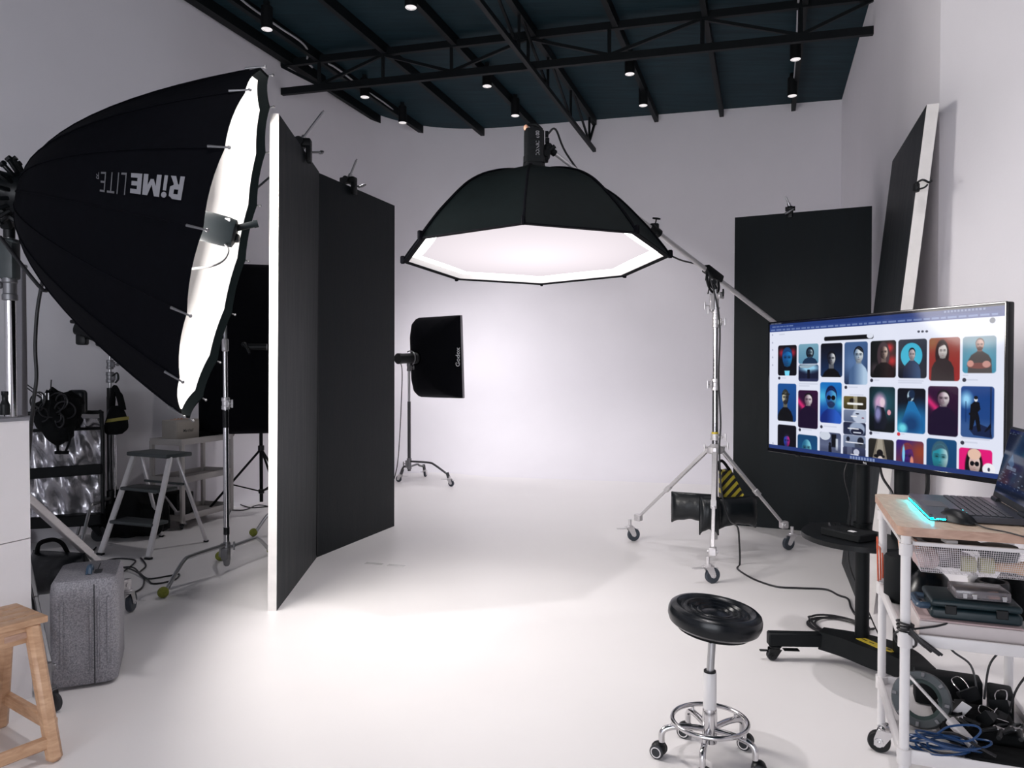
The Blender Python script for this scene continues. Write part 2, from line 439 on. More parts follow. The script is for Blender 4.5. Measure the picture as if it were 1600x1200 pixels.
# truss running into depth
k = (930 - 800) / FPX; Ye = 10.906 / (1 + .249 * k); e = V(k * Ye - .03, Ye - .12, 0)
s = e - V(.343, 1, 0) * (e.y + 2.9)
mb = MB(); z0 = 4.53
mb.beam(s + V(0, 0, z0), e + V(0, 0, z0), .045, .05); mb.beam(s + V(0, 0, 4.93), e + V(0, 0, 4.93), .06, .09)
L = (e - s).length; d = (e - s).normalized(); n = 15; st = 1.02
for i in range(n):
    q = e - d * (.33 + st * i)
    if (q - e).length > L: break
    mb.beam(q + V(0, 0, z0), q + V(0, 0, 4.9), .03, .03)
    q2 = e - d * (.33 + st * (i + .9)) if i else e - d * (.33 + st * .85)
    mb.beam(q + V(0, 0, z0 + .02), q2 + V(0, 0, 4.9), .025, .025)
mb.beam(e - d * .33 + V(0, 0, z0 + .02), e + V(0, 0, 4.9), .028, .028)
struct('roof_truss', mb, M['steel_black'])
# conduits
def conduit(pts, label):
    mb = MB(); mb.tube(spline(pts, 6), .011, 8)
    lone('conduit', mb, M['conduit'], label, 'conduit', 'ceiling conduits')
ZL = 4.78
def up(px, py, z=4.93): return F(px, py, z)
conduit([up(330, -45), up(378, 0), up(410, 24), up(440, 45), up(470, 65), up(481, 80), up(480, 96), up(488, 105)], 'grey conduit ending in a bent tail beside the far left downlight')
conduit([up(508, 98), up(522, 104), up(545, 121), up(565, 138), up(583, 149), up(605, 164), up(628, 184)], 'grey conduit linking the two downlights by the curved left corner')
conduit([up(706, 73), up(722, 78), up(738, 95), up(758, 118), up(772, 131), up(790, 152), up(804, 170)], 'grey conduit linking the two downlights left of the long truss')
conduit([up(958, 40), up(968, 60), up(980, 88), up(993, 116), up(1000, 135), up(1006, 155)], 'grey conduit linking the two downlights right of the long truss')
conduit([up(1250, -40), up(1247, 10), up(1245, 60), up(1243, 100), up(1239, 140)], 'grey conduit linking the two downlights by the right wall')
# downlights
def downlight():
    root = thing('ceiling_downlight', '', 'ceiling light', (0, 0, 0), 'black ceiling downlights')
    mb = MB(); mb.lathe([(.02, .22), (.052, .22), (.056, .215), (.056, .004), (.05, 0), (.046, .012), (.02, .03)], seg=24); build('housing', mb, M['plastic_matt'], root)
    mb = MB(); mb.lathe([(.046, .006), (.04, .003), (.034, .008), (.026, .004), (.001, .006)], seg=24, cap=False); build('lens', mb, M['lens'], root)
    mb = MB(); mb.lathe([(.052, .001), (.047, -.002), (.045, .002)], seg=24, cap=False); build('trim_ring', mb, M['lens'], root)
    mb = MB(); mb.box((0, 0, .235), (.05, .05, .07)); build('mount', mb, M['steel_black'], root)
    return root
dl = downlight()
spots = [((417, 46), 'black ceiling downlight beside the bent conduit tail, farthest left of all'),
         ((642, 12), 'black ceiling downlight cut by the top edge of the view, left of the long truss'),
         ((570, 152), 'black ceiling downlight under the truss end, nearer of the two by the curved corner'),
         ((629, 192), 'black ceiling downlight nearest the curved wall corner'),
         ((761, 135), 'black ceiling downlight just below the cross truss, left of the long truss'),
         ((805, 181), 'black ceiling downlight near the back wall, left of the long truss end'),
         ((984, 116), 'black ceiling downlight just below the cross truss, right of the long truss'),
         ((1005, 165), 'black ceiling downlight near the back wall, right of the long truss end'),
         ((1243, 93), 'black ceiling downlight just below the cross truss, beside the right wall'),
         ((1238, 150), 'black ceiling downlight in the back right corner of the ceiling')]
for i, ((px, py), lab) in enumerate(spots):
    p = F(px, py, 4.73)
    if i == 0: dl.location = p; dl['label'] = lab
    else: dup(dl, p, lab)
# ================================================================ helpers for stands
def caster(parent, p, top, d, w, head, brake=True, mats=None):
    """swivel caster standing on p, its plate at height top; head = angle the wheel trails towards"""
    h = V(cos(head), sin(head), 0); s = V(-h.y, h.x, 0); p = Vector(p)
    c = p + V(0, 0, d / 2); st = p - h * (d * .32)
    mb = MB()
    for k in (-1, 1):
        a = c + s * (k * (w / 2 + .004))
        mb.add([a + h * .016 - V(0, 0, .012), a + h * .016 + V(0, 0, .012), st + s * (k * (w / 2 + .006)) + h * .03 + V(0, 0, d + .008), st + s * (k * (w / 2 + .006)) - h * .028 + V(0, 0, d + .008), a - h * .016 - V(0, 0, .012)], [(0, 1, 2, 3, 4)])
        mb.cyl(a - s * k * .004, a + s * k * .004, .016, seg=10)
    mb.box(st + V(0, 0, d + .01), (.07 * d / .1, w + .02, .006), head, .002, 1)
    mb.cyl(st + V(0, 0, d + .01), st + V(0, 0, top), .013, seg=12); mb.cyl(c - s * w, c + s * w, .006, seg=8)
    mb.lathe([(.024, 0), (.03, .008), (.016, .018)], st + V(0, 0, d + .01), seg=14)
    if brake:
        mb.box(st + h * (-.075) + V(0, 0, d + .002), (.075, .035, .005), head, .002, 1)
        mb.box(st + h * .055 + V(0, 0, d * .92), (.04, .02, .005), head, .002, 1)
    f = build('caster', mb, mats[0] if mats else M['alu'], parent)
    mb = MB(); r = d / 2
    mb.lathe([(r * .55, -w / 2), (r * .9, -w / 2), (r, -w * .3), (r, w * .3), (r * .9, w / 2), (r * .55, w / 2)], c, s, seg=26)
    wh = build('wheel', mb, mats[1] if mats else M['tyre'], f)
    return f
def knob(mb, p, d, L=.04, mat=0, tee=True):
    d = Vector(d).normalized(); p = Vector(p); x, y, z = axes_from(d)
    mb.cyl(p, p + d * L, .005, seg=8, mat=mat)
    if tee: mb.tube([p + d * L - y * .028, p + d * L, p + d * L + y * .028], [.006, .008, .006], 8, mat)
    else: mb.lathe([(.006, 0), (.014, .004), (.014, .016), (.006, .02)], p + d * L, d, 12, mat)
def collar(mb, p, r, h=.05, side=V(1, 0, 0), mat=0, tee=True):
    mb.lathe([(r, 0), (r + .008, .003), (r + .008, h * .3), (r + .005, h * .34), (r + .005, h * .66), (r + .008, h * .7), (r + .008, h - .003), (r, h)], p, seg=18, mat=mat)
    side = Vector(side).normalized()
    mb.box(Vector(p) + side * (r + .012) + V(0, 0, h / 2), (.03, .024, h * .6), atan2(side.y, side.x), .004, 1, mat)
    knob(mb, Vector(p) + side * (r + .02) + V(0, 0, h / 2), side, .03, mat, tee)

# ================================================================ hanging octagonal softbox
OC = V(.138, 4.6, 2.10); ti = radians(4.2)
ON = V(0, sin(ti), cos(ti)); OX = V(1, 0, 0); OY = ON.cross(OX)
OM = frame(OC, OX, OY, ON)
octa = thing('octagonal_softbox', 'black octagonal softbox with glowing white diffuser hanging from the boom arm', 'softbox', OC)
prof = [(.832, 0), (.795, .055), (.75, .115), (.70, .178), (.64, .245), (.575, .315), (.50, .385), (.40, .45), (.28, .50), (.17, .53), (.085, .54)]
A0 = radians(-90 - 5.5)
def oct_ring(r, h, sag=0.0, n=4):
    out = []
    for k in range(8):
        a, b = A0 + k * pi / 4, A0 + (k + 1) * pi / 4
        pa, pb = V(r * cos(a), r * sin(a), h), V(r * cos(b), r * sin(b), h)
        for j in range(n):
            t = j / n; q = pa.lerp(pb, t); f = 1 - sag * 4 * t * (1 - t)
            out.append(V(q.x * f, q.y * f, q.z))
    return out
mb = MB(OM)
mb.loft([oct_ring(r, h, .03 if 0 < i < len(prof) - 1 else 0) for i, (r, h) in enumerate(prof)] + [oct_ring(r - .006, h - .006, .03) for r, h in reversed(prof[1:])] + [oct_ring(.80, .0)], caps=False)
build('cover', mb, M['fabric_teal'], octa, 25)
mb = MB(OM)
for k in range(8):
    a = A0 + k * pi / 4
    mb.tube(spline([(r * 1.004 * cos(a), r * 1.004 * sin(a), h + .002) for r, h in prof], 3), .0075, 6)
    mb.box((.835 * cos(a), .835 * sin(a), .012), (.03, .022, .05), a, .006, 1)
build('seam_piping', mb, M['fabric'], octa)
mb = MB(OM)
mb.loft([oct_ring(.834, .0), oct_ring(.834, -.006), oct_ring(.798, -.004), oct_ring(.798, .004), oct_ring(.834, .0)], caps=False)
build('rim_band', mb, M['fabric'], octa)
mb = MB(OM); mb.loft([oct_ring(.798, .001), oct_ring(.772, .03)], caps=False); build('inner_lip', mb, M['lining'], octa)
mb = MB(OM); mb.loft([oct_ring(.772, .03), oct_ring(.715, .034, .01)], caps=False); build('diffuser_border', mb, M['diffuser_edge'], octa)
mb = MB(OM)
rg = [oct_ring(.715, .034, .01)] + [[V(q.x * f, q.y * f, .034 - .02 * (1 - f * f)) for q in oct_ring(.715, 0, .01 * f)] for f in (.85, .7, .5, .3, .1)]
mb.loft(rg); build('diffuser', mb, M['diffuser'], octa)
mb = MB(OM); mb.lathe([(.105, .52), (.105, .56), (.075, .565)], seg=28); build('speed_ring', mb, M['plastic'], octa)
# strobe head on top
SB = OM @ V(0.0, 0, .56)
st = thing('strobe_light', 'black studio strobe standing upright on top of the hanging octagonal softbox', 'studio light', SB)
SM = frame(SB, OX, OY, ON)
mb = MB(SM); mb.prism(rrect(.125, .15, .03), 0, .235); mb.prism(rrect(.135, .16, .03), .03, .07); mb.prism(rrect(.11, .13, .03), .235, .25)
for k in range(6): mb.box((0, -.076, .09 + k * .02), (.05, .006, .006))
build('body', mb, M['plastic'], st)
mb = MB(SM); mb.lathe([(.07, 0), (.07, .03), (.062, .035)], seg=26); build('mount_ring', mb, M['plastic_matt'], st)
mb = MB(SM); mb.tube(spline([(-.05, -.02, .24), (-.052, -.02, .275), (-.02, -.02, .285), (.02, -.02, .282), (.05, -.02, .255)], 5), .009, 8); build('carry_handle', mb, M['plastic_matt'], st)
mb = MB(SM); mb.ball((-.05, -.03, .262), .016, (1, 1, 1.3), 12); tag(build('indicator_lamp', mb, M['pink_orange'], st), 'peach coloured knob on the top corner')
mb = MB(SM); mb.box((.075, 0, .10), (.03, .05, .09), bev=.006); mb.cyl((.08, -.04, .10), (.08, .04, .10), .022, seg=14); mb.cyl((.07, -.02, .185), (.095, -.02, .185), .017, seg=14); mb.cyl((.07, -.02, .225), (.09, -.02, .225), .02, seg=14); build('bracket', mb, M['plastic_matt'], st)
mb = MB(); add_text(mb, 'ICONIC  600', SM @ (Matrix.Translation((.02, -.0765, .14)) @ Matrix.Rotation(pi / 2, 4, 'X') @ Matrix.Rotation(pi / 2, 4, 'Z')), .17, offset=.012)
build('lettering', mb, M['logo'], st)

# ================================================================ boom stand
HUB = P(1117, 703, 5.55)
bs = thing('boom_stand', 'tall chrome wheeled boom stand carrying the octagonal softbox', 'light stand', (HUB.x, HUB.y, 0), None)
feet = [F(990, 845), F(1232, 859), F(1113, 911)]
for f in feet:
    d = V(f.x - HUB.x, f.y - HUB.y, 0).normalized(); sd = V(-d.y, d.x, 0)
    top = V(HUB.x, HUB.y, HUB.z) + d * .055; bot = V(f.x, f.y, .20) - d * .045
    mid = top.lerp(bot, .56)
    mb = MB()
    mb.beam(top, mid, .034, .026, .004); mb.beam(mid - (mid - top).normalized() * .05, bot, .024, .02, .003)
    mb.beam(mid - (mid - top).normalized() * .03, mid + (bot - mid).normalized() * .03, .042, .034, .004)
    mb.box(bot, (.06, .05, .055), atan2(d.y, d.x), .006, 1); mb.cyl(bot - sd * .034, bot + sd * .034, .011, seg=12)
    build('leg', mb, M['alu'], bs)
    caster(bs, (f.x, f.y, 0), .18, .105, .028, {0: .25, 1: pi + .35, 2: .30}[feet.index(f)])
mb = MB()
mb.lathe([(.02, 0), (.05, .004), (.06, .012), (.06, .05), (.045, .056), (.03, .075), (.02, .076)], HUB - V(0, 0, .03), seg=20)
for f in feet:
    d = V(f.x - HUB.x, f.y - HUB.y, 0).normalized(); mb.box(HUB + d * .055, (.05, .03, .05), atan2(d.y, d.x), .004, 1)
knob(mb, HUB + V(-.05, -.02, .02), V(-1, -.3, 0)); knob(mb, HUB + V(.05, -.02, .03), V(1, -.2, 0))
build('leg_hub', mb, M['alu'], bs)
PV = P(1114, 430, 5.55)
def colz(py): return P(1117, py, 5.55).z
mb = MB(); b = V(HUB.x, HUB.y, 0); mb.cyl(b + V(0, 0, .13), b + V(0, 0, colz(604)), .0235, seg=20); build('lower_tube', mb, M['chrome'], bs)
mb = MB(); mb.cyl(b + V(0, 0, colz(604)), b + V(0, 0, colz(480)), .0185, seg=20); build('middle_tube', mb, M['chrome'], bs)
mb = MB(); mb.cyl(b + V(0, 0, colz(492)), b + V(0, 0, colz(438)), .013, seg=16); build('upper_tube', mb, M['satin'], bs)
mb = MB(); collar(mb, b + V(0, 0, colz(610)), .024, .09, V(-1, -.5, 0)); build('collar', mb, M['alu'], bs)
mb = MB(); collar(mb, b + V(0, 0, colz(688)), .026, .05, V(1, -.4, 0)); build('collar', mb, M['alu'], bs)
mb = MB(); collar(mb, b + V(0, 0, colz(512)), .02, .085, V(1, -.5, 0)); build('collar', mb, M['alu'], bs)
mb = MB(); mb.cyl(b + V(0, 0, colz(495)), b + V(0, 0, colz(457)), .024, seg=18)
collar(mb, b + V(0, 0, colz(490)), .022, .05, V(-1, -.5, 0)); mb.box(b + V(-.034, -.02, colz(472)), (.03, .035, .12), 0, .004, 1); knob(mb, b + V(-.05, -.02, colz(478)), V(-1, -.2, 0)); mb.box(b + V(.035, -.02, colz(462)), (.05, .02, .05), .4, .006, 1); build('collar', mb, M['alu'], bs)
mb = MB(); mb.lathe([(.0255, 0), (.0255, .03)], b + V(0, 0, colz(681)), seg=18); tag(build('tape_band', mb, M['yellow'], bs), 'yellow tape band round the column')
# boom
HD = SM @ V(.11, .01, .13)
bdv = (PV - HD).normalized(); TL_ = PV + bdv * 1.06
JO = HD + (PV - HD) * .60
mb = MB(); mb.cyl(JO - bdv * .04, TL_, .0185, seg=18); mb.cyl(TL_, TL_ + bdv * .02, .022, seg=18); build('boom_arm', mb, M['alu'], bs)
mb = MB(); mb.cyl(HD, JO, .0135, seg=16); tag(build('boom_extension', mb, M['alu'], bs), 'thinner inner boom tube')
bx, by, bz = axes_from(bdv)
mb = MB(); mb.cyl(JO - bdv * .05, JO + bdv * .045, .031, seg=18); mb.box(JO + V(0, 0, .03), (.05, .045, .04), 0, .008, 1); knob(mb, JO + V(0, 0, .04), V(.2, -.1, 1), .045); mb.cyl(JO + V(0, -.03, -.02), JO + V(0, .03, -.02), .012, seg=10); build('boom_clamp', mb, M['plastic'], bs)
mb = MB(); mb.cyl(HD - bdv * .05, HD + bdv * .03, .022, seg=16); mb.box(HD - bdv * .03, (.05, .05, .06), .3, .012, 1); mb.cyl(HD + V(-.03, -.03, -.02), HD + V(.02, -.03, .02), .014, seg=10); build('boom_end_fitting', mb, M['plastic_matt'], bs)
mb = MB(); R3 = Matrix((bx, by, bz)).transposed()
mb.box(PV + V(0, 0, .01), (.06, .058, .19), R3, .01, 2)
cen = PV - V(0, 0, .055)
mb.tube([cen + bdv * (.075 * cos(a)) + V(0, 0, 1) * (.075 * sin(a)) for a in [radians(q) for q in range(150, 391, 12)]], .009, 8)
mb.tube([cen + bdv * (.045 * cos(a)) + V(0, 0, 1) * (.045 * sin(a)) for a in [radians(q) for q in range(150, 391, 12)]], .007, 8)
mb.cyl(cen - V(0, .03, 0), cen + V(0, .03, 0), .02, seg=14); mb.cyl(cen, V(HUB.x, HUB.y, colz(452)), .017, seg=14)
knob(mb, cen + V(.02, -.02, -.08), V(1, -.3, 0), .05); mb.tube([cen + V(-.03, -.03, -.01), cen + V(-.05, -.05, -.09)], .005, 6); mb.tube([PV - bdv * .09 + V(0, -.03, -.02), PV - bdv * .1 + V(0, -.03, -.09)], .006, 6)
tag(build('pivot_clamp', mb, M['plastic'], bs), 'black pivot grip holding the boom')
# power cable from the strobe along the boom and down the stand
mb = MB(); c0 = SM @ V(.085, -.02, .225)
pts = [c0, c0 + V(.05, 0, .03), P(885, 240, 4.75), P(930, 300, 4.85), P(985, 352, 5.0), P(1020, 382, 5.15), P(1060, 405, 5.35), P(1096, 415, 5.5), P(1108, 430, 5.47), P(1124, 500, 5.47), P(1123, 590, 5.48), P(1126, 660, 5.48), P(1124, 705, 5.44), P(1128, 770, 5.4), P(1140, 812, 5.35), P(1152, 823, 5.3), P(1155, 845, 5.25)]
pts += [F(1156, 880, .012), F(1152, 888, .006), F(1165, 898, .006), F(1185, 908, .006), F(1215, 917, .006), F(1250, 919, .006), F(1290, 921, .006), F(1310, 930, .006), F(1325, 936, .006), F(1330, 950, .006), F(1340, 963, .006), F(1360, 966, .006)]
mb.tube(spline(pts, 6), .0065, 8)
lone('power_cable', mb, M['cable'], 'black cable running from the overhead strobe down the boom stand and across the floor', 'cable')

# sandbags on the boom stand
def sandbag_half(mb, c, ax, L, W, Hh, droop=0.0, mat=0, n=16):
    """pillow hanging: ax = length direction (horizontal), L long, W thick, Hh high; c = top middle"""
    ax = Vector(ax).normalized(); sd = V(-ax.y, ax.x, 0); rings = []
    for i in range(n + 1):
        s = -1 + 2 * i / n
        f = max(.12, (1 - abs(s) ** 6)) ** .5
        hz = Hh * (.86 + .14 * (abs(s) ** 2))
        ring = []
        for k in range(20):
            a = 2 * pi * k / 20
            wob = 1 + .03 * sin(5 * s * 3 + k * 1.7) + .02 * sin(11 * s + k)
            zz = -hz / 2 + hz / 2 * (abs(sin(a)) ** .75) * (1 if sin(a) > 0 else -1)
            ring.append(Vector(c) + ax * (L / 2 * s) + sd * (W / 2 * f * cos(a) * wob * (1 - .35 * max(0, sin(a)) ** 2)) + V(0, 0, zz - droop * s * s + .003 * sin(9 * s + 2) * (sin(a) < -.5)))
        rings.append(ring)
    mb.loft(rings, mat)
def sandbag(name, label, c, ax, L, W, Hh, strap_to, mat='leather', group=None, band=None):
    root = thing(name, label, 'sandbag', (c[0], c[1], c[2] - Hh), group)
    mb = MB(); sandbag_half(mb, c, ax, L, W, Hh); build('bag', mb, M[mat], root)
    ax = Vector(ax).normalized()
    for k in (-1, 1):
        mb = MB(); mb.tube([Vector(c) + ax * (L / 2 * k) + V(0, 0, .0), Vector(c) + ax * (L / 2 * k * 1.02) + V(0, 0, -Hh * .5), Vector(c) + ax * (L / 2 * k) + V(0, 0, -Hh)], .006, 6)
        build('seam_piping', mb, M['plastic_matt'], root)
    if strap_to is not None:
        mb = MB(); mb.tube(spline([Vector(c) + ax * (-L * .3), (Vector(c) + Vector(strap_to)) / 2 + V(0, -.01, .02), Vector(strap_to)], 5), .009, 6)
        mb.tube(spline([Vector(c) + ax * (L * .3), (Vector(c) + Vector(strap_to)) / 2 + V(0, .01, .01), Vector(strap_to)], 5), .009, 6); build('strap', mb, M['canvas'], root)
    return root
HB = V(HUB.x, HUB.y, 0)
fl, fr, ff = [V(f.x - HUB.x, f.y - HUB.y, 0).normalized() for f in feet]
sandbag('sandbag', 'black vinyl sandbag hanging under the left leg of the boom stand', P(1081, 770, 5.56), V(.9, -.43, 0), .30, .15, .235, None, group='sandbags on the boom stand')
sandbag('sandbag', 'black vinyl sandbag hanging under the right leg of the boom stand', P(1152, 776, 5.62), V(.95, .22, 0), .31, .15, .245, None, group='sandbags on the boom stand')
sandbag('sandbag', 'small black sandbag with pointed corners hanging behind the front leg of the boom stand', P(1108, 776, 5.34), V(.8, -.1, 0), .13, .13, .28, None, group='sandbags on the boom stand')
root = thing('sandbag', 'sandbag with yellow and black hazard stripes hanging behind the boom stand column', 'sandbag', P(1143, 780, 5.85), 'sandbags on the boom stand')
mb = MB(); q = [P(1125, 735, 5.8), P(1140, 732, 5.82), P(1160, 772, 5.84), P(1157, 778, 5.84), P(1125, 780, 5.8)]
rings = []
for k, (off, s) in enumerate(((-.03, .9), (-.045, .97), (-.03, 1.0), (.03, 1.0), (.045, .97), (.03, .9))):
    cc = sum(q, V(0, 0, 0)) / 5
    rings.append([cc + (p - cc) * s + V(0, off, 0) for p in q])
mb.loft(rings); build('bag', mb, M['stripes'], root)
mb = MB(); mb.tube(spline([P(1128, 738, 5.8), P(1121, 728, 5.7), P(1128, 720, 5.62), P(1140, 734, 5.8)], 6), .012, 6); build('strap', mb, M['canvas'], root)

# ================================================================ V-flats and panels
def panel(mb, a, b, h, th, side, lean=V(0, 0, 0), mface=0, medge=1):
    """board from plan point a to b, height h, thickness th towards side"""
    a, b = Vector(a), Vector(b); n = Vector(side).normalized() * th
    A = [a, b, b + n, a + n]
    vs = [p.copy() for p in A] + [p + V(0, 0, h) + lean for p in A]
    mb.add(vs, [(0, 1, 5, 4), (2, 3, 7, 6)], mface)
    mb.add(vs, [(1, 2, 6, 5), (3, 0, 4, 7), (4, 5, 6, 7), (3, 2, 1, 0)], medge)
VA, VB, VC = F(432, 955), F(495, 871), F(616, 822)
vf = thing('v_flat', 'tall black V-flat of two hinged boards with white front edge, left of the shooting space', 'reflector board', VB)
nA = V(-(VB - VA).y, (VB - VA).x, 0).normalized(); nC = V(-(VC - VB).y, (VC - VB).x, 0).normalized()
mb = MB(); panel(mb, VA, VB, 2.885, .05, nA, V(.03, 0, 0)); tag(build('panel', mb, [M['vblack'], M['foam']], vf, weld=True), 'nearer board with the white foam edge')
mb = MB(); panel(mb, VB + (VC - VB).normalized() * .004, VC, 2.885, .05, nC, V(.012, 0, 0)); build('panel', mb, [M['vblack'], M['vblack']], vf)
mb = MB(); mb.beam(VB + V(.004, -.004, .02), VB + V(.026, -.004, 2.88), .006, .03); build('hinge_tape', mb, M['plastic_matt'], vf)
PA, PB = V(2.01, 6.68, 0), V(3.03, 6.21, 0)
pn = V(.42, .907, 0)
rv = thing('v_flat', 'black V-flat standing upright behind the wall screen and boom tail', 'reflector board', PA)
mb = MB(); panel(mb, PA, PB, 2.80, .05, pn, V(.02, .05, 0)); build('panel', mb, [M['vblack'], M['vblack']], rv)
mb = MB(); q = PB + pn * .055 + (PA - PB).normalized() * .10; panel(mb, q, q + V(-.32, .947, 0) * 1.0, 2.78, .05, V(-.947, -.32, 0), V(.02, .05, 0)); build('panel', mb, [M['vblack'], M['vblack']], rv)
# leaning board against the right wall
LT = P(1452, 162, 4.10); LW = P(1468, 161, 4.115)
dvn = V(.3244, .946, 0); nn = V(-.946, .3244, 0)        # along the wall, away from the wall
base = V(LW.x, LW.y, 0) + nn * .31
mb = MB(); w = 1.17; th = .062
lean = V(-nn.x * .31, -nn.y * .31, LW.z)
vs = []
for z in (0, 1):
    for s, t in ((0, 0), (w, 0), (w, th), (0, th)):
        vs.append(base + dvn * s + nn * t + lean * z)
mb.add(vs, [(2, 3, 7, 6)], 0); mb.add(vs, [(0, 1, 5, 4), (1, 2, 6, 5), (3, 0, 4, 7), (4, 5, 6, 7), (3, 2, 1, 0)], 1)
lone('foam_board', mb, [M['vblack'], M['foam']], 'tall black faced foam board with white edge leaning against the right wall', 'reflector board')
# clamps on the boards
def super_clamp(label, p, along, normal, rod_dir, rod=.20, s=1.0):
    p = Vector(p); al = Vector(along).normalized(); nr = Vector(normal).normalized(); up = V(0, 0, 1)
    R = Matrix((al, nr, up)).transposed()
    root = thing('super_clamp', label, 'clamp', p, 'clamps on the boards')
    mb = MB()
    for k in (-1, 1):
        mb.box(p + nr * (k * .043 * s) + up * (-.01 * s), (.05 * s, .024 * s, .085 * s), R, .006, 2)
    mb.box(p + up * .045 * s, (.055 * s, .11 * s, .04 * s), R, .01, 2)
    mb.cyl(p + up * .045 * s - al * .045 * s, p + up * .045 * s + al * .045 * s, .022 * s, seg=16)
    build('jaw', mb, M['plastic'], root)
    mb = MB(); mb.cyl(p + nr * .055 * s, p + nr * .10 * s, .007, seg=8)
    q = p + nr * .105 * s; mb.tube([q - al * .04 * s - up * .02, q, q + al * .04 * s + up * .02], [.009, .014, .009], 10); build('wing_knob', mb, M['dull'], root)
    mb = MB(); rd = Vector(rod_dir).normalized(); q = p + up * .05 * s
    mb.cyl(q, q + rd * rod, .0085, seg=12); mb.cyl(q, q + rd * .05, .016, seg=12); mb.cyl(q + rd * rod, q + rd * (rod + .015), .006, seg=10); build('stud_rod', mb, M['satin'], root)
    return root
tA = P(478, 226, 0.001 + 4.95); sA = VA.lerp(VB, .60)
super_clamp('black clamp with a long rod on the nearer board of the left V-flat', V(sA.x + .02, sA.y, 2.885) - nA * -.025, VB - VA, -nA, V(.50, .15, .75), .26, 1.35)
sC = VB.lerp(VC, .40)
super_clamp('black clamp with a short rod on the farther board of the left V-flat', V(sC.x + .01, sC.y, 2.885) + nC * .025, VC - VB, -nC, V(.30, .1, .8), .17, 1.2)
sP = PA.lerp(PB, .42)
super_clamp('small metal clamp on top of the right V-flat', V(sP.x + .02, sP.y + .05, 2.80) + pn * .025, PB - PA, -pn, V(-.35, 0, .9), .10, .9)
mb = MB(); e = base + lean * (1 - (290 - 161) / (161 - 161 + 480 - 161) * .62) + nn * th
EC = P(1439, 291, 4.10)
mb.tube(spline([EC + V(-.03, .02, .01), EC + V(-.005, -.02, .03), EC + V(.02, -.04, .012), EC + V(.035, -.045, .02)], 5), .006, 8)
mb.tube(spline([EC + V(-.03, .02, -.02), EC + V(0, -.03, -.015), EC + V(.015, -.04, .0)], 5), .005, 8); mb.box(EC + V(-.02, .01, -.005), (.03, .03, .05), .3, .006, 1)
lone('hook_clip', mb, M['plastic'], 'small black hook clip on the white edge of the leaning board', 'clip')

# ================================================================ small softbox by the back wall
KC = V(-1.29, 9.22, 0)
ks = thing('softbox_stand', 'grey wheeled stand holding the small rectangular softbox near the back wall', 'light stand', KC)
mb = MB(); mb.cyl(KC + V(0, 0, .15), KC + V(0, 0, 1.02), .021, seg=16); build('lower_tube', mb, M['gunmetal'], ks)
mb = MB(); mb.cyl(KC + V(0, 0, 1.0), KC + V(0, 0, 1.52), .016, seg=16); build('upper_tube', mb, M['satin'], ks)
mb = MB(); collar(mb, KC + V(0, 0, .17), .022, .14, V(-1, -.3, 0)); build('collar', mb, M['dull'], ks)
mb = MB(); collar(mb, KC + V(0, 0, 1.40), .02, .09, V(1, -.5, 0)); mb.cyl(KC + V(0, 0, 1.48), KC + V(0, 0, 1.60), .028, seg=14); build('collar', mb, M['dull'], ks)
for f, tz in ((F(705, 760), .24), (F(623, 753), .20), (V(-1.15, 9.75, 0), .2)):
    d = V(f.x - KC.x, f.y - KC.y, 0); L = d.length; d = d.normalized()
    mb = MB(); zz = .27 if tz == .24 else .20
    mb.tube(spline([KC + V(0, 0, zz), KC + d * .06 + V(0, 0, zz), KC + d * (L * .48) + V(0, 0, zz), KC + d * (L * .62) + V(0, 0, zz - .025), V(f.x, f.y, .14) - d * .045], 6), .013, 10)
    mb.cyl(V(f.x, f.y, .165) - d * .06, V(f.x, f.y, .10) - d * .035, .02, seg=12); build('leg', mb, M['gunmetal'], ks)
    caster(ks, (f.x, f.y, 0), .125, .078, .024, atan2(d.y, d.x), True)
sx = thing('rectangular_softbox', 'small black rectangular softbox turned towards the back wall', 'softbox', KC + V(0, 0, 1.45))
fz = V(.62, .78, .04).normalized(); fx = V(fz.y, -fz.x, 0).normalized(); fy = fz.cross(fx) * -1
if fy.z < 0: fy = -fy
cf = P(690, 558, 9.55)
def rr(w, h, r, dpt, n=6): return [cf + fx * x + fy * y - fz * dpt for x, y in rrect(w, h, r, n)]
WW, HH = .74, 1.04
mb = MB(); mb.loft([rr(WW, HH, .01, 0), rr(WW, HH, .015, .05), rr(WW * .96, HH * .97, .04, .12), rr(WW * .86, HH * .90, .08, .22), rr(WW * .66, HH * .72, .12, .32), rr(WW * .42, HH * .46, .12, .40), rr(.17, .17, .083, .46)], caps=False); build('cover', mb, M['fabric'], sx)
mb = MB(); mb.loft([rr(WW + .012, HH + .012, .012, .03), rr(WW + .012, HH + .012, .012, -.008), rr(WW - .03, HH - .03, .01, -.008)], caps=False); build('rim_band', mb, M['band_grey'], sx)
mb = MB(); mb.loft([rr(WW - .03, HH - .03, .01, -.001), rr(WW - .05, HH - .05, .01, .02)]); build('diffuser', mb, M['lining'], sx)
mb = MB(); q = P(704, 553, 9.3); T = None
side_c = cf - fx * (WW / 2 * .955) * -1
